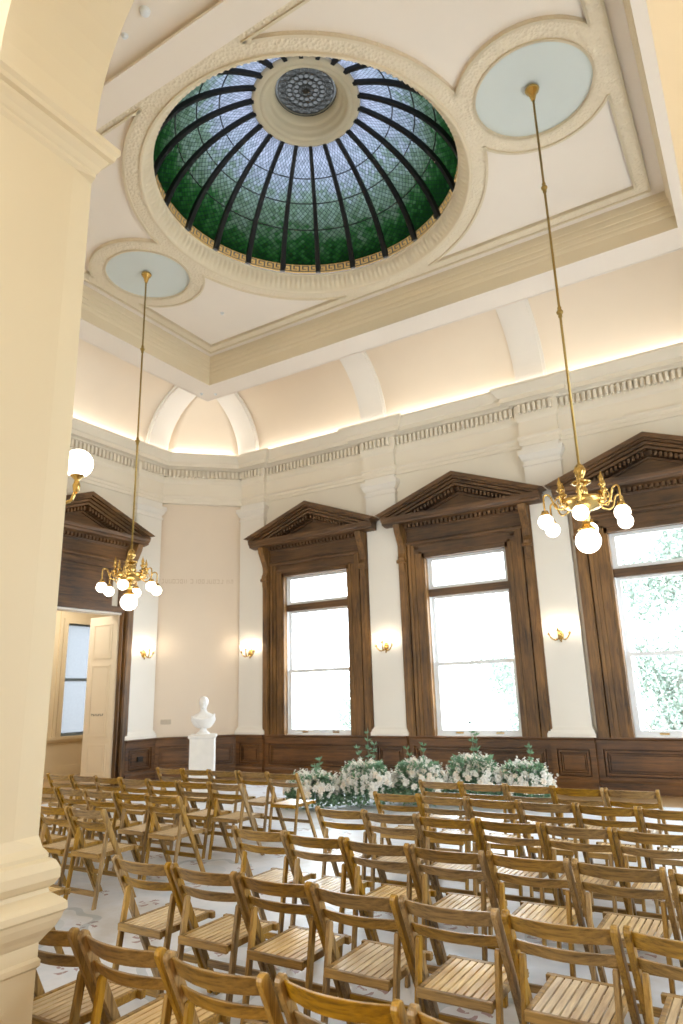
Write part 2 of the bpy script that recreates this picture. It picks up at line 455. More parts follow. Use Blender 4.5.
# ------------------------------------------------------------------ vaulted cove
SO = (-9.49, .41, 3.64, 10.09)    # soffit outer x0 x1 y0 y1
SI = (-8.95, -.13, 3.95, 9.55)    # soffit inner
V0Z, VB = 7.08, 1.60
VO = .16
NT_ = 14
def vpt(a, b, th):   # a outer (x,y), b inner (x,y)
    f_ = 1-cos(th); return (a[0]+(b[0]-a[0])*f_, a[1]+(b[1]-a[1])*f_, V0Z+VB*sin(th))
oy, ox, ex = WY-VO, WX+VO, EX-VO
v = MB()
ths = [pi/2*k/NT_ for k in range(NT_+1)]
cS = 1.9   # wall to beam distance
def arc(a, b, tmax=pi/2): return [vpt(a, b, tmax*k/NT_) for k in range(NT_+1)]
xa, xb = CH0+.03, EX-CHD-.03
v.loft([arc((xa, oy), (xa, SO[3])), arc((xb, oy), (xb, SO[3]))], closed=False, caps=False, smooth=True)   # over the windows
ya = WY-CHD-.03
v.loft([arc((ox, ya), (SO[0], ya)), arc((ox, 1.85), (SO[0], 1.85))], closed=False, caps=False, smooth=True)
v.loft([arc((ex, 1.85), (SO[1], 1.85)), arc((ex, ya), (SO[1], ya))], closed=False, caps=False, smooth=True)
# corners: the two arcs meet at a crossing point over the splay
def crossing(c_out_y, c_in_y, ytarget):
    return math.acos(1-(c_out_y-ytarget)/(c_out_y-c_in_y))
t1 = crossing(oy, SO[3], ya); t2 = math.acos(1-(xa-ox)/(SO[0]-ox))
A1 = arc((xa, oy), (xa, SO[3]), t1); A2 = arc((ox, ya), (SO[0], ya), t2)
def fan(A, B, n=8):
    rows = []
    for i in range(len(A)):
        rows.append([tuple(A[i][k]+(B[i][k]-A[i][k])*j/n for k in range(3)) for j in range(n+1)])
    return rows
v.loft(fan(A1, A2), closed=False, caps=False, smooth=True)
B1 = arc((xb, oy), (xb, SO[3]), t1); B2 = [(xb+(ex-(p[0]-ox)) - xb if False else EX+WX-p[0], p[1], p[2]) for p in A2]
v.loft(fan(B1, B2), closed=False, caps=False, smooth=True)
vl = struct(v.build('ceiling_cove', M['vault']))
for ob in [vl]:
    md = ob.modifiers.new('solid', 'SOLIDIFY'); md.thickness = .06; md.offset = 0
# transverse ribs of the vault
def vrib(a0, a1, along):
    mb = MB(); rings = []
    for k in range(NT_*2+1):
        th = pi/2*k/(NT_*2)
        rr_ = []
        for q, dep in ((a0, -.02), (a0, .07), (a0+.05, .07), (a0+.05, .10), (a1-.05, .10), (a1-.05, .07), (a1, .07), (a1, -.02)):
            if along == 'x': p = vpt((q, oy), (q, SO[3]), th); nn = Vector((0, -cos(th)*1.0, -sin(th)))
            else: p = vpt((ox, q), (SO[0], q), th); nn = Vector((cos(th), 0, -sin(th)))
            rr_.append((p[0]+nn.x*dep, p[1]+nn.y*dep, p[2]+nn.z*dep))
        rings.append(rr_)
    mb.loft(rings, closed=True, caps=True, smooth=False)
    return struct(mb.build(tname(), M['white']))
for a, b in PIL: vrib(a+.04, b-.04, 'x')
for a, b in DP: vrib(a+.04, b-.04, 'y')

# ------------------------------------------------------------------ dropped beam round the coffer
b = MB()
rin = [(SI[1], SI[2]), (SI[1], SI[3]), (SI[0], SI[3]), (SI[0], SI[2])]      # CCW: interior on the left
sweep(b, rin, [(0, 7.87), (0, 8.08), (.008, 8.085), (.016, 8.12), (.016, 8.16), (.028, 8.165), (.034, 8.21), (.034, 8.25), (.048, 8.255), (.055, 8.31), (.055, 8.35), (.068, 8.355), (.075, 8.41), (.075, 8.47)], closed=True)
struct(b.build('trim_21', M['gold']))
b = MB()
xo0, xo1, yo0, yo1 = SO
x0, x1, y0, y1 = SI
b.poly([(xo0, yo0, 7.87), (xo1, yo0, 7.87), (xo1, yo1, 7.87), (xo0, yo1, 7.87), (x0, y0, 7.87), (x1, y0, 7.87), (x1, y1, 7.87), (x0, y1, 7.87)],
       [(0, 1, 5, 4), (1, 2, 6, 5), (2, 3, 7, 6), (3, 0, 4, 7)])
b.loft([[(xo0, yo0, 7.87), (xo1, yo0, 7.87), (xo1, yo1, 7.87), (xo0, yo1, 7.87)], [(xo0, yo0, 8.75), (xo1, yo0, 8.75), (xo1, yo1, 8.75), (xo0, yo1, 8.75)]], caps=False)
b.rect(xo0+.02, xo1-.02, yo0+.02, yo1-.02, [(0.02, 7.865), (.05, 7.865), (.05, 7.90), (.02, 7.90)], caps=False)
struct(b.build('ceiling_beam', M['ceil']))
# flat ceiling between beam and arcade, and over the back hall
b = MB(); b.box((WX, 1.80, 7.95), (EX, SO[2]+.0, 8.1)); struct(b.build('ceiling_aisle', M['ceil']))
b = MB(); b.box((WX, BACK, 7.95), (EX, 1.0, 8.1)); struct(b.build('ceiling_back', M['ceil']))
# sprinkler heads
def sprinkler(x, y, z):
    mb = MB(); mb.lathe([(.0, -.03), (.02, -.03), (.022, -.026), (.008, -.018), (.008, -.006), (.034, -.005), (.036, 0)], (0, 0, 0), 14)
    o = mb.build('sprinkler_head', M['sash']); o.location = (x, y, z); return o

# ------------------------------------------------------------------ coffer ceiling with the round opening
ZC = 8.47
NSEG = 128
c = MB()
hx0, hx1, hy0, hy1 = SI[0]+.05, SI[1]-.05, SI[2]+.05, SI[3]-.05
RO = 2.30
def toRect(a):
    dx, dy = cos(a), sin(a); t = 1e9
    if dx > 1e-9: t = min(t, (hx1-CX)/dx)
    if dx < -1e-9: t = min(t, (hx0-CX)/dx)
    if dy > 1e-9: t = min(t, (hy1-CY)/dy)
    if dy < -1e-9: t = min(t, (hy0-CY)/dy)
    return (CX+dx*t, CY+dy*t, ZC)
angs = sorted(set([2*pi*k/NSEG for k in range(NSEG)] + [math.atan2(yy-CY, xx-CX) % (2*pi) for xx in (hx0, hx1) for yy in (hy0, hy1)]))
c.loft([[(CX+RO*cos(a), CY+RO*sin(a), ZC) for a in angs], [toRect(a) for a in angs]], caps=False)
ceil = struct(c.build('ceiling', M['ceil']))
# relief borders: flat ornament bands + fillets cut where bands meet
DISC = [(-7.76, CY, .67, .93), (-1.31, CY, .67, .93)]
BX0, BX1, BY0, BY1 = -8.71, -.37, 4.20, 9.31
BW = .20
def in_border(x, y, e=.0):
    ins = BX0+e < x < BX1-e and BY0+e < y < BY1-e
    core = BX0+BW-e < x < BX1-BW+e and BY0+BW-e < y < BY1-BW+e
    return ins and not core
def in_dome(x, y, e=0): return hypot(x-CX, y-CY) < 2.52-e and hypot(x-CX, y-CY) > 2.1
def hypot(a, b_): return sqrt(a*a+b_*b_)
def in_disc(k, x, y, e=0):
    q = DISC[k]; r_ = hypot(x-q[0], y-q[1]); return r_ < q[3]-e
bnd = MB(); z1 = ZC-.035
def ringband(mb, cx, cy, r0, r1, z, zt, seg=96):
    mb.loft([[(cx+r_*cos(2*pi*k/seg), cy+r_*sin(2*pi*k/seg), zz) for k in range(seg)] for r_, zz in ((r1, zt), (r1, z), (r0, z), (r0, zt))], caps=False)
ringband(bnd, CX, CY, 2.28, 2.52, z1, ZC)
for q in DISC: ringband(bnd, q[0], q[1], q[2], q[3], z1-.002, ZC)
sweep(bnd, [(BX1, BY0), (BX1, BY1), (BX0, BY1), (BX0, BY0)], [(0, ZC), (0, z1-.001), (BW, z1-.001), (BW, ZC)], closed=True)
bo = bnd.build('ornament_band', M['orn'], ceil)
fl = MB()
def fillet(pts, wd, tests, closed=True):
    """square fillet along pts, left out inside other bands"""
    n = len(pts); z0 = z1-.022
    for i in range(n if closed else n-1):
        a, b_ = Vector(pts[i]), Vector(pts[(i+1) % n]); m_ = (a+b_)/2
        if any(t(m_.x, m_.y) for t in tests): continue
        t = (b_-a); L = t.length
        if L < 1e-6: continue
        t /= L; nn = Vector((-t.y, t.x))*wd/2; a = a-t*.004; b_ = b_+t*.004
        ps = [(a-nn), (b_-nn), (b_+nn), (a+nn)]
        fl.poly([(p.x, p.y, ZC-.003) for p in ps]+[(p.x, p.y, z0) for p in ps], [(4, 5, 6, 7), (0, 1, 5, 4), (1, 2, 6, 5), (2, 3, 7, 6), (3, 0, 4, 7)])
def circ(cx, cy, r_, n=144): return [(cx+r_*cos(2*pi*k/n), cy+r_*sin(2*pi*k/n)) for k in range(n)]
def rectpts(o, n=120):
    xs0, xs1, ys0, ys1 = BX0+o, BX1-o, BY0+o, BY1-o; out = []
    for (ax, ay), (bx_, by_) in zip([(xs1, ys0), (xs1, ys1), (xs0, ys1), (xs0, ys0)], [(xs1, ys1), (xs0, ys1), (xs0, ys0), (xs1, ys0)]):
        for k in range(n): out.append((ax+(bx_-ax)*k/n, ay+(by_-ay)*k/n))
    return out
td = [lambda x, y: in_disc(0, x, y, .02), lambda x, y: in_disc(1, x, y, .02)]
dm = lambda x, y: hypot(x-CX, y-CY) < 2.50
bd = lambda x, y: in_border(x, y, .015)
for r_ in (2.50, ): fillet(circ(CX, CY, r_, 240), .035, td+[bd])
fillet(circ(CX, CY, 2.29, 200), .03, [])
for q in DISC:
    fillet(circ(q[0], q[1], q[3]-.02), .035, [dm, bd])
    fillet(circ(q[0], q[1], q[2]+.015), .03, [])
fillet(rectpts(.015), .03, [])
fillet(rectpts(BW-.015), .03, td+[dm])
fl.build('fillet', M['gold'], ceil)
for q in DISC:
    mb = MB(); mb.loft([[(q[0]+.67*cos(2*pi*k/64), q[1]+.67*sin(2*pi*k/64), z) for k in range(64)] for z in (ZC-.004, ZC-.012)])
    mb.build('painted_disc', M['disc'], ceil)
# rising egg-moulded ring into the dome
g = MB(); SEG = 960; prof = []
for r_, z, amp in ((2.31, z1, 0), (2.30, z1-.02, 0), (2.27, z1-.025, 0), (2.25, z1, 0), (2.24, 8.48, .012), (2.21, 8.52, .042), (2.18, 8.58, .042), (2.15, 8.63, .012), (2.14, 8.65, 0), (2.13, 8.655, 0), (2.13, 8.685, 0), (2.16, 8.70, 0), (2.25, 8.71, 0)):
    prof.append([(CX+(r_-amp*abs(sin(80*2*pi*k/SEG)))*cos(2*pi*k/SEG), CY+(r_-amp*abs(sin(80*2*pi*k/SEG)))*sin(2*pi*k/SEG), z) for k in range(SEG)])
g.loft(prof, caps=False, smooth=True)
g.build('egg_moulded_ring', M['orn2'] if 'orn2' in M else M['gold'], ceil)

# ------------------------------------------------------------------ stained glass dome
DZ0, DZ1, DR0, DR1 = 8.745, 10.16, 2.19, .74
def dome_pt(a, t, inset=0):
    """a angle, t 0 at rim .. 1 at the oculus"""
    phi0, phi1 = radians(12), radians(66)
    ph = phi0+(phi1-phi0)*t
    cr = (cos(ph)-cos(phi1))/(cos(phi0)-cos(phi1)); cz = (sin(ph)-sin(phi0))/(sin(phi1)-sin(phi0))
    r_ = DR1+(DR0-DR1)*cr - inset*cos(ph); z = DZ0+(DZ1-DZ0)*cz - inset*sin(ph)*.9
    return (CX+r_*cos(a), CY+r_*sin(a), z)
dome = empty('stained_glass_dome', (CX, CY, 8.74))
tag(dome, 'round green and white stained glass dome set in the ceiling', 'dome')
def inv(o):   # child built in world coordinates
    o.parent = dome; o.matrix_parent_inverse = Matrix.Translation((-CX, -CY, -8.74)); return o
bmg = bmesh.new(); uvl = bmg.loops.layers.uv.new('UVMap'); NA, NB = 264, 30
vv = [[bmg.verts.new(dome_pt(2*pi*i/NA, .072+.95*j/NB)) for i in range(NA)] for j in range(NB+1)]
for j in range(NB):
    for i in range(NA):
        fc = bmg.faces.new((vv[j][i], vv[j][(i+1) % NA], vv[j+1][(i+1) % NA], vv[j+1][i])); fc.smooth = True
        for lp, (uu_, vv_) in zip(fc.loops, ((i, j), (i+1, j), (i+1, j+1), (i, j+1))): lp[uvl].uv = (uu_/NA, vv_/NB)
me = bpy.data.meshes.new('glass'); bmg.to_mesh(me); bmg.free(); me.materials.append(M['stained'])
o = bpy.data.objects.new('glass', me); COL.objects.link(o); inv(o)
# greek key band
kb = MB(); NAk = 264
kb.loft([[dome_pt(2*pi*i/NAk, t) for i in range(NAk)] for t in (0.0, .073)], caps=False, smooth=True)
inv(kb.build('key_band', M['keygold']))
kk = MB()
def kstrip(a0, a1, t0, t1): 
    n_ = max(1, int((a1-a0)/.02)+1)
    for q in range(n_):
        b0, b1 = a0+(a1-a0)*q/n_, a0+(a1-a0)*(q+1)/n_
        kk.poly([dome_pt(b0, t0, .012), dome_pt(b1, t0, .012), dome_pt(b1, t1, .012), dome_pt(b0, t1, .012)], [(0, 1, 2, 3)])
NR = 22; PH0 = radians(87)
per = 4; un = 2*pi/NR/per
for i in range(NR*per):
    a0 = PH0+i*un; T0, T1 = .010, .064; th_ = .011
    def R_(x0, x1, y0, y1): kstrip(a0+un*x0, a0+un*x1, T0+(T1-T0)*y0, T0+(T1-T0)*y1)
    w1 = .17
    R_(0, 1, 0, .15); R_(0, w1, .15, .85); R_(0, .8, .85, 1); R_(.8-w1, .8, .36, .85); R_(.36, .8-w1, .36, .51)
inv(kk.build('key_pattern', M['keyblue']))
for k in range(NR):
    a = PH0+2*pi*k/NR; mb = MB(); rings = []
    for j in range(25):
        t = .0+1.0*j/24; c0 = Vector(dome_pt(a, t)); w_ = .042-.014*t
        tg = Vector((-sin(a), cos(a), 0)); p2 = Vector(dome_pt(a, t, .06))
        rings.append([tuple(c0-tg*w_), tuple(p2-tg*w_), tuple(p2+tg*w_), tuple(c0+tg*w_)])
    mb.loft(rings); inv(mb.build('rib', M['iron']))
for t in (.36, .56, .74):
    mb = MB(); mb.tube([dome_pt(2*pi*k/132, t, .006) for k in range(133)], .009, 6, caps=False); inv(mb.build('lead_ring', M['iron']))
oc = MB(); oc.lathe([(.84, 10.26), (.81, 10.20), (.805, 10.11), (.77, 10.09), (.70, 10.09), (.69, 10.105), (.68, 10.09), (.63, 10.095), (.61, 10.12), (.60, 10.15), (.57, 10.17), (.55, 10.18), (.54, 10.23), (.51, 10.25), (.49, 10.26), (.475, 10.31), (.46, 10.33), (.46, 10.42), (.64, 10.425)], (CX, CY, 0), 72)
inv(oc.build('oculus_ring', plaster('oculus_plaster', srgb(222, 208, 178))))
gr = MB(); gz = 10.36
def hoop(cx, cy, r_, w_, n=28):
    gr.loft([[(cx+q*cos(2*pi*k/n), cy+q*sin(2*pi*k/n), z) for k in range(n)] for q, z in ((r_, gz), (r_+w_, gz), (r_+w_, gz+.01), (r_, gz+.01), (r_, gz))], caps=False)
gr.loft([[(CX+.034*cos(2*pi*k/20), CY+.034*sin(2*pi*k/20), z) for k in range(20)] for z in (gz-.01, gz)])
for r_ in (.03, .10, .20, .30, .41, .45): hoop(CX, CY, r_, .012, 48)
for k in range(12):
    a = 2*pi*k/12
    hoop(CX+.15*cos(a), CY+.15*sin(a), .035, .010, 14); hoop(CX+.065*cos(a), CY+.065*sin(a), .02, .008, 10)
for k in range(20):
    a = 2*pi*k/20
    hoop(CX+.25*cos(a), CY+.25*sin(a), .036, .010, 14); hoop(CX+.355*cos(a), CY+.355*sin(a), .042, .012, 16); hoop(CX+.355*cos(a), CY+.355*sin(a), .016, .010, 10)
inv(gr.build('grille', M['bronze']))
bk = MB(); bk.loft([[(CX+q*cos(2*pi*k/48), CY+q*sin(2*pi*k/48), z) for k in range(48)] for q, z in ((.62, 10.42), (.0008, 10.45))], caps=False); inv(bk.build('lantern_glass', mat_translucent('lantern_glass', (.24/12, .24/12, .23/12))))

# ------------------------------------------------------------------ wainscot
def wains(P, U, N, u0, u1, dd, mat, panel=True, base=True):
    mb = MB(U=U, P=P, N=N)
    mb.box((u0, -.01, 0), (u1, dd, .80))
    L = u1-u0; m_ = .10 if L > 1 else .09
    mb.box((u0, dd, .0), (u1, dd+.085, .15)); mb.prism_dz([(dd, .15), (dd+.085, .15), (dd+.06, .19), (dd, .19)], u0, u1)
    mb.box((u0, dd, .735), (u1, dd+.072, .80))
    mb.prism_dz([(dd-.02, .79), (dd+.08, .795), (dd+.10, .815), (dd+.10, .838), (dd-.02, .838)], u0, u1)
    # raised frame round a sunk panel
    a, b_, z0, z1_ = u0+m_, u1-m_, .24, .66
    mb.box((u0, dd, .19), (a, dd+.060, .735)); mb.box((b_, dd, .19), (u1, dd+.060, .735))
    mb.box((a, dd, .19), (b_, dd+.060, z0)); mb.box((a, dd, z1_), (b_, dd+.060, .735))
    for q_, w_, d_ in ((.022, .030, .048), (.070, .014, .030)):
        for (uA, uB, zA, zB) in ((a+q_, b_-q_, z0+q_, z0+q_+w_), (a+q_, b_-q_, z1_-q_-w_, z1_-q_), (a+q_, a+q_+w_, z0+q_+w_, z1_-q_-w_), (b_-q_-w_, b_-q_, z0+q_+w_, z1_-q_-w_)):
            mb.box((uA, dd, zA), (uB, dd+d_, zB))
    q2 = .10
    mb.box((a+q2, dd-.004, z0+q2), (b_-q2, dd+.026, z1_-q2))
    return struct(mb.build(tname(), mat))
wP, wU, wN = (0, WY, 0), (1, 0, 0), (0, -1, 0)
for a, b_ in PIL: wains(wP, wU, wN, a-.02, b_+.02, .085, M['wains_x'])
for a, b_ in ((PIL[0][1], PIL[1][0]), (PIL[1][1], PIL[2][0]), (PIL[2][1], PIL[3][0])): wains(wP, wU, wN, a+.02, b_-.02, .01, M['wains_x'])
lP, lU, lN = (WX, 0, 0), (0, 1, 0), (1, 0, 0)
wains(lP, lU, lN, DP[0][0]-.02, DP[0][1]+.04, .085, M['wains_y'])
wains(lP, lU, lN, DP[1][1]+.02-.9, 8.52-1.38, .05, M['wains_y'])
wains(lP, lU, lN, 2.0, 6.2, .05, M['wains_y'])
for px_, py_, an_ in ((CH0, WY, 225), (EX, WY-CHD, 135)):
    wc_ = wains((0, 0, 0), (1, 0, 0), (0, 1, 0), .07, CHD*sqrt(2)-.07, .01, M['wains_x']); wc_.location = (px_, py_, 0); wc_.rotation_euler = (0, 0, radians(an_))
wains((EX, 0, 0), (0, 1, 0), (-1, 0, 0), 1.9, WY-CHD-.1, .05, M['wains_y'])
DR = MB()  # unseen drum added round the dome; it dims the lower glass
DR.loft([[(CX+q*cos(2*pi*k/48), CY+q*sin(2*pi*k/48), z) for k in range(48)] for q, z in ((2.9, 8.8), (2.9, 10.9), (3.1, 10.9), (3.1, 8.8), (2.9, 8.8))], caps=False); struct(DR.build('wall_shading_drum', mat_simple('dark_shading_drum', srgb(90, 80, 70), .8)))
# dark outlet on the corner pilaster's base
ob = MB(U=lU, P=lP, N=lN); ob.box((10.24, .111, .40), (10.38, .150, .50)); ob.box((10.26, .150, .42), (10.36, .154, .48))
tag(ob.build('floor_outlet', M['black']), 'small black outlet plate on the dark wood base beside the open door', 'outlet')
th = MB(U=(-s2, -s2, 0), P=(CH0, WY, 0), N=(s2, -s2, 0)); th.box((1.50, 0, 1.10), (1.72, .02, 1.20)); th.box((1.53, .02, 1.12), (1.60, .026, 1.18)); th.box((1.62, .02, 1.12), (1.69, .026, 1.18))
tag(th.build('light_switch', M['grey'], bevel=.003), 'small grey switch plate on the peach corner wall above the wainscot', 'switch')

# ------------------------------------------------------------------ window / door surrounds
def surround(root, P, U, N, wz, wh, opening_top=4.17, door=False):
    X_ = .085 if door else 0
    """root parents all; local frame u along the wall, d out of the wall"""
    z0 = .838 if not door else 0.0
    for sgn in (-1, 1):
        mb = MB(U=U, P=P, N=N)
        def B(u0, u1, d0, d1, za, zb): mb.box((min(sgn*u0, sgn*u1), d0, za), (max(sgn*u0, sgn*u1), d1, zb))
        B(.815, .87, -.12, .06, z0, 4.30); B(.87, .93, 0, .075, z0, 4.30); B(.93, 1.02, 0, .06, z0, 4.40); B(1.02, 1.09, 0, .085, z0, 4.46); B(1.09, 1.15, 0, .11, z0, 4.50)
        B(1.15, 1.175, 0, .02, z0, 4.50)
        if door:
            pass
        mb.build('casing', wz, root)
        mb = MB(U=U, P=P, N=N)
        def B(u0, u1, d0, d1, za, zb): mb.box((min(sgn*u0, sgn*u1), d0, za), (max(sgn*u0, sgn*u1), d1, zb))
        B(1.175+X_, 1.355+X_, 0, .12, z0, 4.86); B(1.20+X_, 1.33+X_, .12, .14, z0+.1, 4.0)
        mb.build('outer_strip', wz, root)
        # scrolled bracket
        mb = MB(U=U, P=P, N=N); out = []
        for k in range(17):
            t = k/16; z = 4.86-.74*t
            dd = .14+.20*(.5+.5*cos(pi*min(1, t*1.35)))*(1-.25*t)
            if t > .8: dd = .14+.045*sin(pi*(t-.8)/.2)+.01
            out.append((dd, z))
        poly_ = [(.10, 4.86)]+out+[(.10, 4.12)]
        mb.prism_dz(poly_, min(sgn*(1.20+X_), sgn*(1.335+X_)), max(sgn*(1.20+X_), sgn*(1.335+X_)))
        mb.prism_dz([(.12, 4.10), (.20, 4.10), (.215, 4.13), (.20, 4.17), (.12, 4.17)], min(sgn*(1.18+X_), sgn*(1.355+X_)), max(sgn*(1.18+X_), sgn*(1.355+X_)))
        mb.prism_dz([(.12, 3.86), (.145, 3.90), (.175, 4.0), (.18, 4.10), (.12, 4.10)], min(sgn*(1.21+X_), sgn*(1.325+X_)), max(sgn*(1.21+X_), sgn*(1.325+X_)))
        mb.build('bracket', wz, root)
    # head
    mb = MB(U=U, P=P, N=N)
    if not door:
        mb.box((-.93, -.12, 4.17), (.93, .06, 4.26)); mb.box((-1.02, 0, 4.26), (1.02, .075, 4.36)); mb.box((-1.09, 0, 4.36), (1.09, .06, 4.46))
    else:
        mb.box((-.93, -.05, 3.44), (.93, .03, 4.36)); mb.box((-1.24, 0, 3.40), (1.24, .08, 3.52)); mb.box((-1.22, 0, 3.5), (-1.1, .05, 4.5)); mb.box((1.1, 0, 3.5), (1.22, .05, 4.5)); mb.box((-1.09, 0, 4.30), (1.09, .06, 4.46)); 
        mb.box((-.85, .03, 3.60), (.85, .05, 3.66)); mb.box((-.85, .03, 4.20), (.85, .05, 4.26)); mb.box((-.85, .03, 3.66), (-.79, .05, 4.2)); mb.box((.79, .03, 3.66), (.85, .05, 4.2))
    mb.prism_dz([(0, 4.44), (.09, 4.44), (.12, 4.47), (.12, 4.50), (.07, 4.53), (0, 4.53)], -1.175, 1.175)
    mb.box((-1.2, 0, 4.53), (1.2, .07, 4.78))
    mb.prism_dz([(0, 4.76), (.08, 4.76), (.10, 4.79), (0, 4.79)], -1.2, 1.2)
    mb.box((-1.22, 0, 4.79), (1.22, .10, 4.95))
    n = 27
    for k in range(n):
        u = -1.18+2.36*(k+.5)/n; mb.box((u-.026, .10, 4.80), (u+.026, .18, 4.89))
    mb.build('frieze', wh, root)
    # pediment
    mb = MB(U=U, P=P, N=N)
    mb.prism_dz([(0, 4.86), (.18, 4.87), (.30, 4.89), (.31, 4.93), (.34, 4.95), (.36, 5.0), (.36, 5.03), (0, 5.05)], -1.60, 1.60)
    mb.build('cornice', wh, root)
    sl = .37; hw = 1.70; zt = 5.09
    mb = MB(U=U, P=P, N=N)
    def rake(hw_, zb, t_, d0, d1):
        top = zb+sl*hw_
        mb.prism_uz([(-hw_, zb), (0, top), (0, top-t_), (-hw_+ .0, zb-t_)] if False else [(-hw_, zb), (0, top), (0, top-t_), (-hw_+t_/sl*.55, zb-t_*.45)], d0, d1)
        mb.prism_uz([(hw_, zb), (0, top), (0, top-t_), (hw_-t_/sl*.55, zb-t_*.45)], d0, d1)
    rake(hw, zt+.0, .085, 0, .40); rake(hw-.07, zt-.05, .05, 0, .35); rake(hw-.12, zt-.09, .055, 0, .30); rake(hw-.28, zt-.10, .05, 0, .27)
    mb.build('raking_cornice', wh, root)
    mb = MB(U=U, P=P, N=N)
    mb.prism_uz([(-1.5, 5.03), (1.5, 5.03), (0, 5.03+1.5*sl)], 0, .06)
    for sgn in (-1, 1):
        for k in range(15):
            u = .03+1.1*(k+.5)/15
            zc = zt-.20+sl*(hw-.28-u)+.0
            mb.box((min(sgn*(u-.02), sgn*(u+.02)), .10, zc-.045), (max(sgn*(u-.02), sgn*(u+.02)), .25, zc+.03))
        mb.prism_uz([(sgn*0, zt-.235+sl*(hw-.28)), (sgn*1.2, zt-.235+sl*(hw-.28-1.2)), (sgn*1.2, zt-.14+sl*(hw-.28-1.2)), (0, zt-.14+sl*(hw-.28))], .05, .12)
        mb.prism_uz([(sgn*0, zt-.29+sl*(hw-.28)), (sgn*1.05, zt-.29+sl*(hw-.28-1.05)), (sgn*1.05, zt-.25+sl*(hw-.28-1.05)), (0, zt-.25+sl*(hw-.28))], .05, .10)
    mb.build('tympanum', wh, root)

def sash(root, P, U, N, z0, z1, d0, fw=.055, name='sash', lift=False):
    mb = MB(U=U, P=P, N=N); a = .80
    mb.box((-a, d0, z0), (-a+fw, d0+.045, z1)); mb.box((a-fw, d0, z0), (a, d0+.045, z1))
    mb.box((-a+fw, d0, z1-fw*.8), (a-fw, d0+.045, z1)); mb.box((-a+fw, d0, z0), (a-fw, d0+.045, z0+fw))
    s_ = mb.build(name, M['sash'], root)
    gb = MB(U=U, P=P, N=N); gb.box((-a+fw, d0+.018, z0+fw), (a-fw, d0+.024, z1-fw*.8)); gb.build('pane', M['glass'], s_)
    if lift:
        for uu_ in (-.38, .38):
            lf = MB(U=U, P=P, N=N); lf.box((uu_-.07, d0+.045, z0+.015), (uu_+.07, d0+.06, z0+.04)); lf.build('sash_lift', M['brass'], s_)
for i, bx in enumerate(BAYS):
    P = (bx, WY, 0); U = (1, 0, 0); N = (0, -1, 0)
    root = empty('window_%d' % (i+1)); struct(root)
    surround(root, P, U, N, M['wood_z'], M['wood_x'])
    sash(root, P, U, N, .86, 2.16, -.13, .075, lift=True); sash(root, P, U, N, 2.09, 3.42, -.176, .07); sash(root, P, U, N, 3.54, 4.17, -.13, .075, name='transom_sash')
    mb = MB(U=U, P=P, N=N); mb.box((-.84, -.16, 3.41), (.84, -.04, 3.55)); mb.build('transom_bar', M['wood_x'], root)
    mb = MB(U=U, P=P, N=N)
    for sg in (-1, 1): mb.box((min(sg*.80, sg*.84), -.2, .84), (max(sg*.80, sg*.84), -.06, 4.19))
    mb.box((-.84, -.2, .82), (.84, -.04, .86)); mb.build('frame', M['sash'], root)
for k_, (P, U, N, hw_, zb_, zt_) in enumerate([((EX, y_, 0), (0, 1, 0), (-1, 0, 0), .84, .82, 4.19) for y_ in ADDED_OPW]+[((x_, BACK, 0), (1, 0, 0), (0, 1, 0), 1.0, .8, 5.2) for x_ in ADDED_BKW]):
    root = struct(empty('window_%d' % (k_+5))); mb = MB(U=U, P=P, N=N)  # added windows out of view, only there to let daylight in
    for a_, b2_ in ((-hw_, -hw_+.06), (hw_-.06, hw_)): mb.box((a_, -.16, zb_), (b2_, -.06, zt_))
    for z_ in (zb_, zb_+1.3, zt_-.72, zt_-.06): mb.box((-hw_+.06, -.16, z_), (hw_-.06, -.06, z_+.06))
    fr_ = mb.build('frame', M['sash'], root)
    mb = MB(U=U, P=P, N=N); mb.box((-hw_+.06, -.12, zb_+.06), (hw_-.06, -.115, zt_-.06)); mb.build('pane', M['glass'], root)
# ---- doorway
P = (WX, 8.52, 0); U = (0, 1, 0); N = (1, 0, 0)
root = struct(empty('door_1'))
# the doorway is wider than the windows: casing moved outwards
def door_surround():
    kids_before = set(bpy.data.objects)
    surround(root, P, U, N, M['wood_z'], M['wood_y'], door=True)
    for o_ in [q for q in bpy.data.objects if q not in kids_before and q.name.startswith('casing')]:
        bpy.data.objects.remove(o_, do_unlink=True)
    for sgn in (-1, 1):
        mb = MB(U=U, P=P, N=N)
        def B(u0, u1, d0, d1, za, zb): mb.box((min(sgn*u0, sgn*u1), d0, za), (max(sgn*u0, sgn*u1), d1, zb))
        B(1.205, 1.23, -.22, .07, 0, 4.46); B(1.23, 1.262, 0, .04, 0, 4.5)
        mb.build('casing', M['wood_z'], root)
door_surround()
mb = MB(U=U, P=P, N=N); mb.box((-1.22, -.25, 3.36), (1.22, .02, 3.42)); mb.build('head_jamb', M['white'], root)
lf = MB(); X0, X1, Y1 = -12.36, -11.48, 9.735
lf.box((X0, Y1-.045, .02), (X1, Y1, 3.36))
for za, zb in ((.18, .78), (.92, 2.35), (2.48, 3.20)):
    a, b_ = X0+.15, X1-.15
    for o_, dd in ((0, .0), ):
        lf.box((a, Y1-.058, za), (b_, Y1-.045, za+.03)); lf.box((a, Y1-.058, zb-.03), (b_, Y1-.045, zb))
        lf.box((a, Y1-.058, za+.03), (a+.03, Y1-.045, zb-.03)); lf.box((b_-.03, Y1-.058, za+.03), (b_, Y1-.045, zb-.03))
        lf.box((a+.07, Y1-.055, za+.07), (b_-.07, Y1-.045, zb-.07))
leaf = lf.build('door_leaf', M['doorp'], root)
tx = MB(); rr = random.Random(5); xx = -12.12
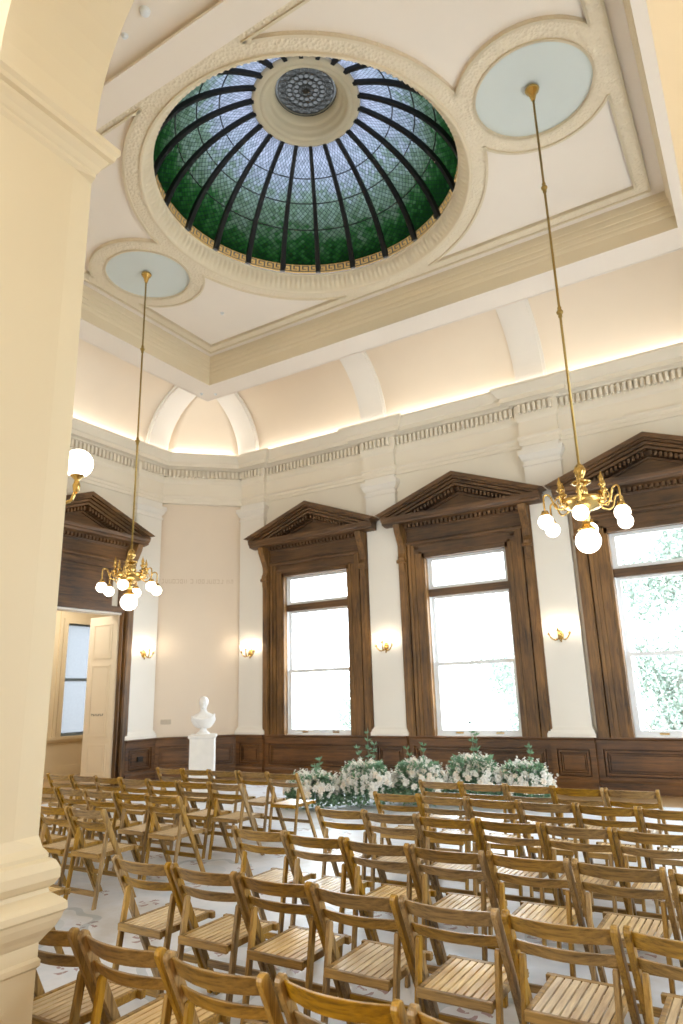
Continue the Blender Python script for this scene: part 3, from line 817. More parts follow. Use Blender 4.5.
for k in range(7):
    w_ = .035; tx.box((xx, Y1-.062, 1.33), (xx+.012, Y1-.0575, 1.37)); tx.box((xx, Y1-.062, 1.33 if k % 2 else 1.36), (xx+w_, Y1-.0575, 1.34 if k % 2 else 1.37)); xx += .055
tx.build('door_lettering', M['black'], leaf)
# ---- hall beyond the doorway
HX = -14.1
wall_with_openings('wall_hall', (HX, 0, 0), (0, 1, 0), (1, 0, 0), 5.0, 14.2, 0, 4.6, [(10.42, 11.60, .86, 3.44)], M['hall'])
b = MB(); b.box((HX, 5.0, 0), (WX-.22, 5.2, 4.6)); struct(b.build('wall_hall_end', M['hall']))
b = MB(); b.box((HX, 14.0, 0), (WX-.22, 14.2, 4.6)); b.box((WX-.3, WY-CHD, 0), (WX-.2, 14.0, 4.6)); struct(b.build('wall_hall_far', M['hall']))
b = MB(); b.box((HX, 5.0, 4.4), (WX-.2, 14.2, 4.6)); struct(b.build('ceiling_hall', M['ceil']))
b = MB(); b.box((-16, WY+.25, -.13), (WX, 14.4, 0)); struct(b.build('floor_hall', M['floorwood']))
b = MB(U=(0, 1, 0), P=(HX, 0, 0), N=(1, 0, 0))
b.prism_dz([(0, .74), (.03, .74), (.05, .80), (.05, .86), (0, .86)], 5.2, 14.0); b.box((5.2, 0, 0), (14, .02, .18)); b.box((5.2, 0, .18), (14.0, .012, .22))
for yy in (9.6, 10.2): b.box((yy, 0, .86), (yy+.08, .03, 4.4))
b.box((10.30, 0, .86), (10.42, .03, 3.55)); b.box((10.42, 0, 3.44), (11.7, .03, 3.55))
struct(b.build('trim_31', M['hall']))
hw = struct(empty('window_4'))
b = MB(U=(0, 1, 0), P=(HX, 0, 0), N=(1, 0, 0))
dk = mat_simple('grey_sash_paint', srgb(110, 124, 134), .5)
b.box((10.42, -.12, .86), (10.46, -.06, 3.44)); b.box((11.56, -.12, .86), (11.6, -.06, 3.44)); b.box((10.42, -.12, 2.10), (11.6, -.05, 2.16)); b.box((10.42, -.12, .86), (11.6, -.05, .93)); b.box((10.42, -.12, 3.4), (11.6, -.06, 3.44))
b.build('frame', dk, hw)
b = MB(U=(0, 1, 0), P=(HX, 0, 0), N=(1, 0, 0)); b.poly([(10.46, -.10, .93), (11.56, -.10, .93), (11.56, -.10, 3.4), (10.46, -.10, 3.4)], [(0, 1, 2, 3)]); b.build('roller_shade', mat_translucent('shade_cloth', (.92/12, .96/12, 1.0/12)), hw)

# ------------------------------------------------------------------ arcade between the hall and the room
AY0, AY1 = 1.32, 1.86
RA, ZS = 1.30, 4.56
PW = 3.43
ctr = [-RA - PW*k for k in range(4)]
arc_w = MB()
for cxa in ctr:
    n = 36
    for k in range(n):
        a0, a1 = pi*k/n, pi*(k+1)/n
        p0 = (cxa+RA*cos(a0), ZS+RA*sin(a0)); p1 = (cxa+RA*cos(a1), ZS+RA*sin(a1))
        arc_w.loft([[(p0[0], y, p0[1]), (p1[0], y, p1[1]), (p1[0], y, 8.0), (p0[0], y, 8.0)] for y in (AY0, AY1)], caps=True)
xs = [(.0, .83)] + [(c_-RA-(PW-2*RA), c_-RA) for c_ in ctr]
for a, b_ in xs: arc_w.box((a, AY0, 4.46), (b_, AY1, 8.0))
arc_w.box((.83, AY0, 0), (EX, AY1, 8.0))
struct(arc_w.build('wall_arcade', M['tan']))
for a, b_ in xs:
    mb = MB()
    def oct_(o, z, c=.001):
        k_ = c*.16
        return [(a-o, AY0-o, z), (b_+o, AY0-o, z), (b_+o, AY1+o-c, z), (b_+o-k_, AY1+o+.012*(c > .01), z), (a-o+k_, AY1+o+.012*(c > .01), z), (a-o, AY1+o-c, z)]
    C_ = .11
    pr = [(.03, 0), (.03, .12), (.02, .13), (.02, .66), (.03, .67), (.03, .69), (.022, .70), (.022, .75), (.03, .76), (.04, .775), (.06, .80), (.075, .83), (.08, .85), (.09, .86), (.09, .885), (.075, .90), (.04, .925), (.035, .94), (.05, .95), (.065, .975), (.065, 1.01), (.05, 1.04), (.03, 1.05), (.03, 1.065), (.012, 1.09)]
    rings_ = [oct_(o, z) for o, z in pr] + [oct_(.0, 1.13, C_), oct_(.0, 4.26, C_)]
    rings_ += [oct_(o, z) for o, z in [(.012, 4.28), (.012, 4.30), (.02, 4.31), (.03, 4.34), (.05, 4.37), (.055, 4.385), (.075, 4.395), (.08, 4.42), (.095, 4.44), (.095, 4.47), (.0, 4.475), (0, 4.56)]]
    mb.loft(rings_)
    for (ya, yb, za, zb) in ((AY0+.06, AY1-.112, .54, .552), (AY0+.06, AY1-.112, .20, .212), (AY1-.112, AY1-.10, .20, .552)):
        mb.box((b_+.02, ya, za), (b_+.026, yb, zb))
    struct(mb.build(tname(), M['tan']))

# ------------------------------------------------------------------ folding chairs
def outline_bar(p0, p1, w):
    """rounded bar outline in the d-z plane from p0 to p1"""
    a, b_ = Vector(p0), Vector(p1); t = (b_-a).normalized(); n = Vector((-t.y, t.x)); out = []
    for k in range(7):
        an = -pi/2+pi*k/6; q = b_ - t*w*.35 + (t*cos(an)*.9 + n*sin(an))*w/2; out.append((q.x, q.y))
    out += [tuple(a+n*w/2), tuple(a-n*w/2)]
    return out
def cut_floor(o): return [(d_, max(0, z)) for d_, z in o]
POST_T, POST_F = (-.004, .752), (.375, 0.0)
def post_y(z): return POST_F[0]*(1-z/POST_T[1])
def make_chair():
    root = empty('folding_chair')
    for sg in (-1, 1):
        mb = MB(); ol = cut_floor(outline_bar((POST_F[0]+.005, -.012), POST_T, .046)); mb.prism_dz(ol, sg*.2145-.0135, sg*.2145+.0135)
        mb.build('post', M['chair_z'], root, bevel=.003)
    for sg in (-1, 1):
        mb = MB(); ol = cut_floor(outline_bar((-.012, -.012), (.085, .578), .036)); mb.prism_dz(ol, sg*.184-.011, sg*.184+.011)
        mb.build('leg', M['chair_z'], root, bevel=.003)
    for za, zb, ex_ in ((.680, .741, .048), (.595, .638, .048)):
        mb = MB(); rings = []
        for k in range(11):
            x = -.204+.408*k/10; bow = -ex_*(1-(x/.204)**2)
            ya, yb = post_y(za)+bow-.004, post_y(zb)+bow-.004
            ft, tt = .016, .014
            crown = .004*(1-(x/.204)**2)
            rings.append([(x, ya-.001, za-crown), (x, ya+ft, za-crown), (x, yb+tt, zb+crown), (x, yb-.001, zb+crown)])
        mb.loft(rings); mb.build('back_rail', M['chair_x'], root, bevel=.002)
    S0, S1, SZ = .025, .425, .405
    mb = MB()
    mb.box((-.171, S0, SZ-.034), (-.147, S1, SZ)); mb.box((.147, S0, SZ-.034), (.171, S1, SZ))
    mb.box((-.171, S0-.022, SZ-.040), (.171, S0, SZ-.001)); mb.box((-.196, S1-.03, SZ-.036), (.196, S1, SZ-.001))
    mb.build('seat_frame', M['chair_x'], root, bevel=.003)
    mb = MB(); n = 8; wdt = .294/n
    for k in range(n):
        x = -.147+wdt*(k+.5); mb.box((x-wdt*.385, S0+.001, SZ-.012), (x+wdt*.385, S1-.031, SZ-.002))
    mb.box((-.168, S0+.06, SZ-.030), (.168, S0+.09, SZ-.0125)); mb.box((-.168, S1-.13, SZ-.030), (.168, S1-.10, SZ-.0125))
    mb.build('seat', M['chair_seat'], root)
    mb = MB(); mb.box((-.172, .003, .085), (.172, .021, .125)); mb.build('stretcher', M['chair_x'], root, bevel=.003)
    z = .19; mb = MB(); mb.box((-.1975, post_y(z)-.012, z-.018), (.1975, post_y(z)+.008, z+.018)); mb.build('stretcher', M['chair_x'], root, bevel=.003)
    return root
proto = make_chair(); remember(proto)
ORD = ['first', 'second', 'third', 'fourth', 'fifth', 'sixth', 'seventh', 'eighth', 'ninth']
used = False
rc = random.Random(11)
GR = 'slatted wooden folding chairs set out in rows'
def put_chair(x, y, label):
    global used
    o = proto if not used else copy_tree(proto); used = True
    o.location = (x+rc.uniform(-.0005, .0005), y+rc.uniform(-.018, .018), .004); o.rotation_euler = (0, 0, radians(rc.uniform(-.25, .25)))
    tag(o, label, 'chair', GR); return o
# big block by the windows, row one is next to the flowers
ROWS_R = [(6.76, -3.285, 5), (5.84, -3.316, 7), (4.93, -3.351, 7), (3.995, -3.434, 7), (3.015, -3.49, 7), (2.03, -3.02, 6)]
pitch = [.4585, .4585, .4625, .472, .474, .486]
RN = ['flower row', 'second row', 'third row', 'fourth row', 'fifth row', 'sixth row']
for ri, (y, xl, n) in enumerate(ROWS_R):
    for k in range(n):
        x = xl+pitch[ri]*(k+.5)
        if ri == 5: nm = 'folding chair %s from the tan pier, last row of the large block, slatted seat' % ORD[k]
        elif ri == 0: nm = 'folding chair %s from the aisle in the row facing the flowers, large block' % ORD[k]
        else: nm = 'folding chair %s from the aisle, %s behind the flowers, large block' % (ORD[k], ['', 'second row', 'third row', 'fourth row', 'fifth row'][ri])
        put_chair(x, y, nm)
ROWS_L = [(6.85, -4.885, 5, .4585), (5.85, -4.90, 7, .4585), (4.97, -4.885, 5, .461), (4.13, -4.94, 3, .4585), (2.93, -4.28, 2, .4585)]
for ri, (y, xr, n, pt) in enumerate(ROWS_L):
    for k in range(n):
        nm = 'folding chair %s from the aisle, %s of the small block by the door' % (ORD[k], ['front row', 'second row', 'third row', 'fourth row', 'last row'][ri])
        put_chair(xr-pt*(k+.5), y, nm)

# ------------------------------------------------------------------ chandeliers
def make_chandelier():
    """origin at the ceiling plate"""
    root = empty('chandelier')
    ZB = -4.75       # ball height below the ceiling
    mb = MB(); mb.lathe([(0.0, -.02), (.075, -.02), (.085, -.035), (.075, -.06), (.045, -.10), (.030, -.16), (.016, -.20)], seg=20); mb.build('canopy', M['brass'], root)
    mb = MB(); mb.tube([(0, 0, -.1), (0, 0, ZB)], .0135, 10); rod = mb.build('rod', M['oldbrass'], root)
    for z in (-1.40, -2.97):
        mb = MB(); mb.ball((0, 0, z), .036, 14, 8, (1, 1, .85)); mb.lathe([(.02, z-.06), (.022, z-.05), (.02, z-.03)], seg=12); mb.lathe([(.02, z+.03), (.022, z+.05), (.02, z+.06)], seg=12); mb.build('knop', M['oldbrass'], rod)
    mb = MB(); z = ZB
    mb.lathe([(.014, z+.08), (.03, z+.07), (.045, z+.05), (.062, z), (.045, z-.05), (.028, z-.065), (.03, z-.09), (.085, z-.105), (.10, z-.115), (.085, z-.13), (.045, z-.15), (.04, z-.17), (.055, z-.19), (.055, z-.24), (.04, z-.27), (.05, z-.29)], seg=24)
    mb.build('stem', M['brass'], root)
    mb = MB(); mb.lathe([(.05, z-.27), (.11, z-.275), (.20, z-.285), (.225, z-.30), (.215, z-.33), (.15, z-.385), (.06, z-.41), (.035, z-.43), (.03, z-.46), (.05, z-.475), (.03, z-.49), (.045, z-.55), (.08, z-.585), (.085, z-.60), (.0, z-.60)], seg=28)
    mb.build('bowl', M['brass'], root)
    mb = MB(); mb.ball((0, 0, z-.705), .120, 28, 18); mb.build('globe', M['glow'], root)
    ZA = z-.345
    for k in range(6):
        a = 2*pi*k/6+.10; ca, sa = cos(a), sin(a)
        mb = MB()
        def pl(r_, zz): return (r_*ca, r_*sa, zz)
        pts = [(.16, 0), (.20, -.035), (.25, -.045), (.29, -.02), (.31, .03), (.33, .085), (.365, .105), (.395, .085), (.40, .04), (.40, -.02), (.40, -.05)]
        sm = []
        for i in range(len(pts)-1):
            p0 = pts[max(i-1, 0)]; p1 = pts[i]; p2 = pts[i+1]; p3 = pts[min(i+2, len(pts)-1)]
            for q in range(4):
                t = q/4; sm.append(tuple(.5*((2*p1[c_])+(-p0[c_]+p2[c_])*t+(2*p0[c_]-5*p1[c_]+4*p2[c_]-p3[c_])*t*t+(-p0[c_]+3*p1[c_]-3*p2[c_]+p3[c_])*t**3) for c_ in (0, 1)))
        sm.append(pts[-1])
        mb.tube([pl(r_, ZA+zz) for r_, zz in sm], .010, 8)
        # inner scroll
        sp = []
        for q in range(20):
            t = q/19; an = pi*2.2*t; rad = .055*(1-.6*t); sp.append(pl(.235+rad*cos(an), ZA+.03+rad*sin(an)))
        mb.tube(sp, .007, 6)
        arm = mb.build('arm', M['brass'], root)
        mb = MB(); mb.lathe([(.012, .02), (.03, .015), (.038, -.01), (.045, -.03), (.04, -.035)], pl(.40, ZA-.075), 16); mb.build('gallery', M['brass'], arm)
        mb = MB(); mb.ball(pl(.40, ZA-.168), .074, 22, 14); mb.build('globe', M['glow'], arm)
        mb = MB(); c0 = pl(.225, ZA)
        mb.lathe([(.010, .02), (.014, .06), (.042, .075), (.046, .085), (.018, .10), (.014, .125), (.034, .145), (.038, .155), (.016, .175), (.020, .20), (.022, .22), (.012, .25), (.002, .29)], c0, 14); mb.build('finial', M['brass'], arm)
    return root
ch = make_chandelier(); ch.location = (-7.745, CY-.05, ZC-.012); remember(ch)
tag(ch, 'brass globe chandelier on a long rod near the open door', 'chandelier', 'brass chandeliers')
ch2 = copy_tree(ch); ch2.location = (-1.305, CY-.06, ZC-.012); ch2.rotation_euler = (0, 0, radians(-30))
tag(ch2, 'brass globe chandelier on a long rod hanging before the tall windows', 'chandelier', 'brass chandeliers')

# ------------------------------------------------------------------ wall sconces (three candle arms)
def make_sconce():
    root = empty('wall_sconce')   # local: +y out of the wall
    mb = MB(); mb.poly([(0, 0, 0)], [])
    rings = []
    for r_, y in ((.0, .03), (.025, .03), (.045, .022), (.05, .01), (.05, 0)): rings.append([(r_*cos(2*pi*k/18)*.85, y, r_*sin(2*pi*k/18)*1.5) for k in range(18)])
    mb.loft(rings, smooth=True); mb.ball((0, .045, -.01), .028, 12, 8); mb.lathe([(.002, -.11), (.012, -.10), (.016, -.085), (.008, -.07)], (0, .03, 0), 10)
    mb.build('back_plate', M['brass'], root)
    for dx, dy, up in ((-.155, .10, .0), (0, .16, .045), (.155, .10, .0)):
        mb = MB(); pts = []
        for q in range(13):
            t = q/12; pts.append((dx*t, .04+(dy-.04)*sin(t*pi/2), -.02-.055*sin(pi*t)+(.03+up)*t**3))
        mb.tube(pts, .0105, 8)
        e_ = pts[-1]
        mb.lathe([(.008, -.005), (.030, .008), (.034, .014), (.014, .018), (.012, .06)], e_, 12)
        arm = mb.build('arm', M['brass'], root)
        mb = MB(); mb.lathe([(.010, .055), (.011, .085), (.010, .088), (.015, .10), (.013, .125), (.006, .145), (.001, .155)], e_, 12); mb.build('bulb', M['glow_small'], arm)
    return root
sc = make_sconce(); remember(sc)
SCN = [((-9.755+.0, WY-.10, 2.62), pi, 'lit brass three candle sconce between the peach corner and the first window'),
       ((-6.345, WY-.10, 2.56), pi, 'lit brass three candle sconce between first and second window'),
       ((-2.965, WY-.10, 2.56), pi, 'lit brass three candle sconce between second and third window'),
       ((WX+.10, 10.30, 2.63), -pi/2, 'lit brass three candle sconce on the white pilaster beside the door')]
for i, (loc, rz, lb) in enumerate(SCN):
    o = sc if i == 0 else copy_tree(sc)
    o.location = loc; o.rotation_euler = (0, 0, rz); o.scale = (1.12,)*3; o.location.z -= .06; tag(o, lb, 'sconce', 'wall sconces')

# globe lamp on the far face of the tan pier
gl = empty('globe_lamp', (0, 0, 0))
tag(gl, 'brass wall lamp with one large white globe behind the tan pier', 'lamp')
lx, ly, lz = -1.362*2.14, 2.14, 1.65+.56*2.14
mb = MB(); mb.tube([(lx-.13, AY1+.0, lz-.24), (lx-.12, AY1+.10, lz-.26), (lx-.08, ly-.08, lz-.25), (lx-.02, ly-.01, lz-.20), (lx, ly, lz-.14)], .010, 8)
mb.lathe([(.008, -.16), (.016, -.15), (.02, -.12), (.014, -.10), (.012, -.09), (.034, -.07), (.04, -.062)], (lx, ly, lz), 16)
mb.build('arm', M['brass'], gl)
mb = MB(); mb.loft([[(lx-.13+r_*cos(2*pi*k/16), y, lz-.24+r_*sin(2*pi*k/16)) for k in range(16)] for r_, y in ((.05, AY1), (.05, AY1+.012), (.03, AY1+.02))]); mb.build('back_plate', M['brass'], gl)
mb = MB(); mb.ball((lx, ly, lz), .076, 24, 16); mb.build('globe', M['glow'], gl)

# ------------------------------------------------------------------ marble bust on its plinth
PLX, PLY = -8.33, 8.95
pd = MB(); pd.rect(-.20, .20, -.20, .20, [(.02, 0.0), (.02, .08), (0, .09), (0, .96), (.012, .97), (.025, .985), (.025, 1.02), (0.0, 1.03)])
po = pd.build('plinth', M['plinthw']); po.location = (PLX, PLY, .012); po.rotation_euler = (0, 0, radians(38))
tag(po, 'plain white square plinth carrying the marble bust', 'plinth')
PTOP = .012+1.03
bb = MB()
bb.lathe([(.0, 0), (.115, 0), (.12, .012), (.10, .03), (.07, .05), (.055, .075), (.06, .10), (.0, .10)], seg=24)
soc = bb
tor = [(0.0, .09), (.085, .10), (.14, .125), (.185, .175), (.212, .235), (.20, .29), (.145, .33), (.085, .355), (.058, .38), (.052, .42), (.058, .45)]
rings = []
for r_, z in tor:
    k_ = .62 if z < .3 else .62+.38*min(1, (z-.3)/.08)
    rings.append([(max(r_, .002)*cos(2*pi*k/32), max(r_, .002)*k_*sin(2*pi*k/32)*(1+.05*sin(5*2*pi*k/32)) - (.02 if z > .35 else 0), z) for k in range(32)])
bb.loft(rings, smooth=True)
hc = (0, -.015, .52)
bb.ball(hc, .085, 24, 16, (.88, 1.02, 1.22))
bb.ball((0, .02, .545), .082, 20, 12, (.98, 1.0, 1.0)); bb.ball((0, .095, .53), .042, 14, 10)   # hair and knot
bb.ball((0, .055, .46), .045, 12, 8, (1, .8, 1.3))
bb.loft([[(-.007, -.095, .555), (.007, -.095, .555), (.006, -.085, .55), (-.006, -.085, .55)], [(-.015, -.118, .508), (.015, -.118, .508), (.014, -.085, .505), (-.014, -.085, .505)]], smooth=True)
bb.ball((0, -.096, .482), .016, 10, 6, (1.2, .6, .45)); bb.ball((0, -.084, .447), .024, 10, 8)
for sg in (-1, 1): bb.ball((sg*.073, 0, .515), .018, 8, 6, (.5, .9, 1.4)); bb.ball((sg*.03, -.083, .535), .013, 8, 6)
for k in range(7):    # drapery folds across the shoulders
    pts = []
    for q in range(15):
        t = q/14; a = -2.6+2.1*t+.1*k; rr_ = .225-.012*k
        pts.append((rr_*cos(a), rr_*.66*sin(a)-.0, .30-.022*k-.07*sin(pi*t)+.03*t))
    bb.tube(pts, .017, 8)
bust = bb.build('marble_bust', M['marble'])
md = bust.modifiers.new('rm', 'REMESH'); md.mode = 'VOXEL'; md.voxel_size = .0075; md.use_smooth_shade = True
sm = bust.modifiers.new('sm', 'SMOOTH'); sm.iterations = 3; sm.factor = .5
bust.location = (PLX, PLY, PTOP); bust.rotation_euler = (0, 0, radians(38)); bust.scale = (.98, .98, .98)
tag(bust, 'white marble bust of a draped figure standing on the plain plinth', 'bust')

# ------------------------------------------------------------------ flowers
def rose_mesh(name, mat, R=.036):
    mb = MB()
    for ring, (n, rad, hh, tilt) in enumerate(((3, .30, 1.0, .15), (4, .50, .95, .35), (5, .75, .80, .65), (6, 1.0, .55, 1.0))):
        for k in range(n):
            a = 2*pi*k/n+ring*.6; wd = 1.15*pi/n
            g_ = []
            for i in range(4):
                t = i/3
                row = []
                for j in range(4):
                    s_ = (j/3-.5)*2; an = a+s_*wd*(.55+.45*sin(pi*min(t+.25, 1)))
                    rr_ = R*(rad*(.35+.65*t)+.18*tilt*t*t); z = R*(hh*(1-(1-t)**2)*1.1-.12*s_*s_*t - .25*tilt*t*t)
                    row.append((rr_*cos(an), rr_*sin(an), z))
                g_.append(row)
            mb.loft(g_, closed=False, caps=False, smooth=True)
    mb.ball((0, 0, R*.4), R*.33, 8, 6)
    o = mb.build(name, mat); me_ = o.data; bpy.data.objects.remove(o, do_unlink=True); return me_
ROSES = [rose_mesh('rose', M['petal']), rose_mesh('rose', M['blush'], .038), rose_mesh('rose', M['petal'], .030)]
rf = random.Random(21)
def leaf_quad(mb, c, dirv, L, W):
    dirv = Vector(dirv).normalized(); side = dirv.cross(Vector((rf.uniform(-1, 1), rf.uniform(-1, 1), rf.uniform(-.2, 1)))).normalized(); up = side.cross(dirv)
    c = Vector(c); tip = c+dirv*L+up*(-L*.15); m1_ = c+dirv*L*.45+side*W+up*W*.3; m2_ = c+dirv*L*.45-side*W+up*W*.3; mid = c+dirv*L*.5
    mb.poly([tuple(c), tuple(m1_), tuple(tip), tuple(m2_), tuple(mid)], [(0, 1, 4), (1, 2, 4), (2, 3, 4), (3, 0, 4)])
def arrangement(x, y, rx, ry, hh, nrose, nleaf, nspray, tall, label):
    root = empty('flower_arrangement', (x, y, .012)); tag(root, label, 'flowers', 'white and green floor flowers')
    lv = MB()
    for k in range(nleaf):
        a = rf.uniform(0, 2*pi); q = sqrt(rf.random()); el = rf.random()**.8
        r_ = q*(1-.4*el); px, py, pz = rx*r_*cos(a), ry*r_*sin(a), .01+hh*el*(.9)
        dv = (cos(a)*.7+rf.uniform(-.5, .5), sin(a)*.7+rf.uniform(-.5, .5), rf.uniform(-.2, 1.0))
        leaf_quad(lv, (px, py, pz), dv, rf.uniform(.05, .12), rf.uniform(.012, .028))
    for (tx_, ty_, th_) in tall:
        pts = [(tx_*rx*t+.04*sin(3*t), ty_*ry*t, .1+th_*t) for t in [i/8 for i in range(9)]]
        lv.tube(pts, .004, 5)
        for i in range(3, 9):
            for q in range(9):
                dv = (rf.uniform(-1, 1), rf.uniform(-1, 1), rf.uniform(.1, .9)); leaf_quad(lv, pts[i], dv, rf.uniform(.05, .10), .014)
    for v_ in lv.bm.verts: v_.co.z = max(v_.co.z, .004)
    fo = lv.build('foliage', M['leaf'], root); fo['kind'] = 'stuff'
    sp = MB()
    for k in range(nspray):
        a = rf.uniform(0, 2*pi); q = rf.uniform(.2, 1); bx_, by_ = rx*q*cos(a)*.9, ry*q*sin(a)*.9; base_z = hh*(1-.6*q*q)*.75
        lean = (cos(a)*.25*q, sin(a)*.25*q)
        Ls = rf.uniform(.10, .24)
        for i in range(16):
            t = i/15; c_ = Vector((bx_+lean[0]*t*Ls*2+rf.uniform(-.022, .022), by_+lean[1]*t*Ls*2+rf.uniform(-.022, .022), base_z+Ls*t))
            R = .021*(1-.5*t)
            for m in range(4):
                an = 2*pi*m/4+rf.random(); dv = Vector((cos(an), sin(an), rf.uniform(.1, .8))); leaf_quad(sp, c_, dv, R*1.5, R*.8)
    so = sp.build('blossom_spray', M['petal'], root); so['kind'] = 'stuff'
    for k in range(nrose):
        a = rf.uniform(0, 2*pi); q = rf.random()**.45
        nz_ = sqrt(max(0, 1-q*q)); px, py = rx*q*cos(a), ry*q*sin(a); pz = .06+hh*(.18+.72*nz_)*rf.uniform(.8, 1.02)
        o = bpy.data.objects.new('rose', rf.choice(ROSES)); COL.objects.link(o); o.parent = root; o.location = (px, py, pz)
        n_ = Vector((cos(a)*q*1.2, sin(a)*q*1.2-.25, .35+nz_)).normalized(); o.rotation_mode = 'QUATERNION'; o.rotation_quaternion = n_.to_track_quat('Z', 'Y')
        s_ = rf.uniform(.95, 1.45); o.scale = (s_, s_, s_)
    return root
arrangement(-6.20, 9.06, .46, .38, .46, 100, 2000, 100, [(.2, .2, .55), (-.1, .4, .45)], 'low mound of white roses and greenery beside the aisle chairs')
arrangement(-5.50, 9.46, .46, .38, .62, 100, 2100, 104, [(.0, .3, .92), (-.35, .2, .7), (.35, .1, .75)], 'white rose mound with a tall olive green sprig before the white pilaster')
arrangement(-4.78, 9.86, .46, .38, .62, 100, 2100, 108, [(-.5, .2, .66), (.1, .2, .72)], 'white flower mound beneath the middle window edge nearest the aisle')
arrangement(-4.04, 10.20, .46, .38, .68, 100, 2100, 116, [(-.1, .2, 1.02), (.1, .2, .85)], 'white flower mound with the tallest blossom spire under the middle window')
arrangement(-3.32, 10.36, .42, .36, .58, 96, 1800, 104, [(.2, .2, .68)], 'feathery white flower mound at the window end of the floral bed')

# ------------------------------------------------------------------ small ceiling fittings
for x, y, z, lb in ((-4.41, 3.39, 7.95, 'small sprinkler head on the flat ceiling just inside the arch'),
                    (-7.55, 8.35, ZC, 'small sprinkler head in the ceiling panel near the door corner'),
                    (-9.35, 9.75, 7.87, 'small spotlight nub under the beam on the door wall side'),
                    (-9.12, 9.93, 7.87, 'small spotlight nub under the beam on the window side')):
    tag(sprinkler(x, y, z), lb, 'sprinkler')
ex = MB(); ex.lathe([(0, -.05), (.035, -.048), (.045, -.035), (.05, -.01), (.05, 0)], seg=18); eo = ex.build('ceiling_light', M['sash']); eo.location = (-4.05, 3.32, 7.95)
tag(eo, 'small white round fitting on the flat ceiling just inside the arch', 'light')

# ------------------------------------------------------------------ outside
b = MB(); b.box((-60, 14.5, -4.2), (40, 80, -4.0)); struct(b.build('ground_outside', M['outwhite']))
rt = random.Random(5)
def tree(x, y, zc, rad, hgt, n, label):
    root = empty('tree', (x, y, -4.0)); tag(root, label, 'tree', 'trees outside the windows')
    mb = MB(); mb.tube([(0, 0, 0), (.1, 0, 2), (0, .1, zc+4)], [.22, .17, .08], 8)
    for k in range(7):
        a = rt.uniform(0, 2*pi); mb.tube([(0, 0, zc+4-hgt*.5+k*.3), (rad*.5*cos(a), rad*.5*sin(a), zc+4-hgt*.2+k*.35)], [.06, .02], 6)
    mb.build('trunk', M['bark'], root)
    lv = MB()
    blobs = [(rt.uniform(-.6, .6)*rad, rt.uniform(-.6, .6)*rad, zc+4+rt.uniform(-.5, .5)*hgt, rt.uniform(.3, .5)*rad) for _ in range(26)]
    for k in range(n):
        bx_, by_, bz_, br = rt.choice(blobs); dv = Vector((rt.gauss(0, 1), rt.gauss(0, 1), rt.gauss(0, 1))).normalized()
        c_ = Vector((bx_, by_, bz_))+dv*br*rt.uniform(.6, 1.05)
        s1 = Vector((rt.uniform(-1, 1), rt.uniform(-1, 1), rt.uniform(-1, 1))).normalized(); s2_ = s1.cross(dv).normalized(); L = rt.uniform(.05, .10)
        lv.poly([tuple(c_), tuple(c_+s1*L+s2_*L*.4), tuple(c_+s1*L*2), tuple(c_+s1*L-s2_*L*.4)], [(0, 1, 2, 3)])
    lv.build('foliage', M['treeleaf'], root)
tree(-7.7, 25.6, .8, 2.3, 3.6, 14000, 'pale leafy tree seen through the middle window')
tree(-2.3, 22, 2.4, 2.8, 7.6, 38000, 'pale leafy tree filling the third window')
tree(-15.6, 26, .6, 2.0, 3.0, 6000, 'pale bushy tree low in the first window')

# ------------------------------------------------------------------ lights
W = bpy.data.worlds.new('world'); SC.world = W; W.use_nodes = True
nt = W.node_tree; bg = nt.nodes['Background']; T = NT(nt)
tcw = T.n('ShaderNodeTexCoord'); nzw = T.noise(tcw.outputs['Generated'], 2.0, 4)
cw = T.mix(nzw, (.80, .90, 1.0), (.88, .94, 1.0)); T.link(cw, bg.inputs[0]); bg.inputs[1].default_value = SKY

def area(name, loc, rot, sx, sy, power, col):
    l = bpy.data.lights.new(name, 'AREA'); l.shape = 'RECTANGLE'; l.size = sx; l.size_y = sy; l.energy = power; l.color = col
    o = bpy.data.objects.new(name, l); o.location = loc; o.rotation_euler = rot; COL.objects.link(o); return o
def portal(loc, rot, sx, sy):
    o = area('window_portal', loc, rot, sx, sy, 1, (1, 1, 1)); o.data.cycles.is_portal = True; return o
for bx in BAYS: portal((bx, WY+.24, 2.5), (radians(-90), 0, 0), 1.68, 3.36)
for yy in ADDED_OPW: portal((EX+.24, yy, 2.5), (radians(90), 0, radians(90)), 1.68, 3.36)
for xx in ADDED_BKW: portal((xx, BACK-.24, 3.0), (radians(90), 0, 0), 2.0, 4.4)
portal((HX-.2, 11.0, 2.15), (radians(90), 0, radians(-90)), 1.2, 2.6)
warm = (1.0, .975, .95)
area('cove_lamp', (-4.5, WY-.27, 7.16), (pi, 0, 0), 10.6, .12, 25, warm)
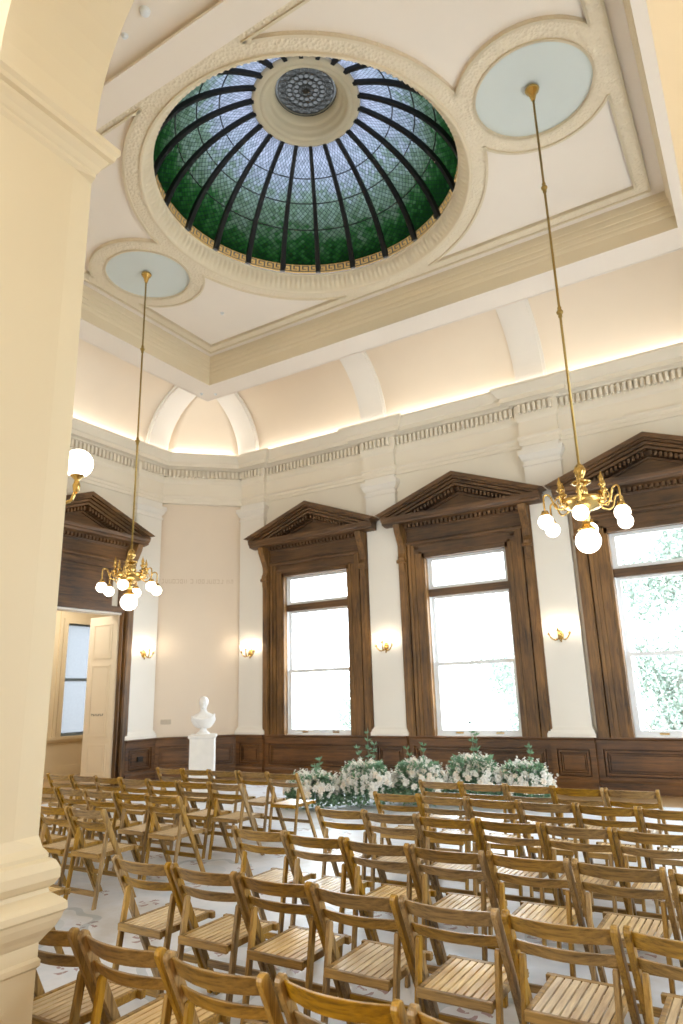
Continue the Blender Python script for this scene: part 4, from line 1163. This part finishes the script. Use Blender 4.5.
area('cove_lamp', (WX+.27, 6.4, 7.16), (pi, 0, 0), .12, 8.4, 20, warm)
area('cove_lamp', (EX-.27, 6.4, 7.16), (pi, 0, 0), .12, 8.4, 20, warm)
area('cove_lamp', ((CH0+WX)/2+.15, WY-CHD/2-.15, 7.16), (pi, 0, radians(45)), 1.5, .05, 7, warm)
for x in (-8, -4.2, -.8):
    area('hall_fill_light', (x, -2.6, 7.9), (0, 0, 0), 2.2, 2.2, 85, (1.0, .97, .93))  # added fill light for the unseen back hall, no real fitting
area('corridor_fill_light', (-12.8, 9.0, 4.35), (0, 0, 0), 1.2, 3, 100, (1.0, .96, .90))  # added fill to brighten the hall walls beyond the doorway

# ------------------------------------------------------------------ camera
F_PX, PT, RL, YW = 675.571219, .261477801, -.0286065243, -.548117628
cp, sp_, cr, sr, cyw, syw = cos(PT), sin(PT), cos(RL), sin(RL), cos(YW), sin(YW)
Fw = Vector((syw*cp, cyw*cp, sp_)); Rt = Vector((cyw, -syw, 0)); Up = Rt.cross(Fw)
R2 = Rt*cr+Up*sr; U2 = -Rt*sr+Up*cr
cam = bpy.data.cameras.new('camera'); co = bpy.data.objects.new('camera', cam); COL.objects.link(co)
co.matrix_world = Matrix(((R2.x, U2.x, -Fw.x, 0), (R2.y, U2.y, -Fw.y, 0), (R2.z, U2.z, -Fw.z, H), (0, 0, 0, 1)))
cam.sensor_fit = 'VERTICAL'; cam.sensor_height = 36; cam.sensor_width = 24; cam.lens = F_PX/1024*36; cam.clip_start = .05
cam.dof.use_dof = True; cam.dof.focus_distance = 4.0; cam.dof.aperture_fstop = 3.2
SC.camera = co
vs_ = SC.view_settings; vs_.view_transform = 'Standard'; vs_.look = 'None'; vs_.gamma = 1; vs_.use_curve_mapping = False; vs_.exposure = 0.0
SC.cycles.max_bounces = 8; SC.cycles.diffuse_bounces = 5; SC.cycles.transparent_max_bounces = 8; SC.cycles.caustics_reflective = False; SC.cycles.caustics_refractive = False
SC.cycles.sample_clamp_indirect = 6
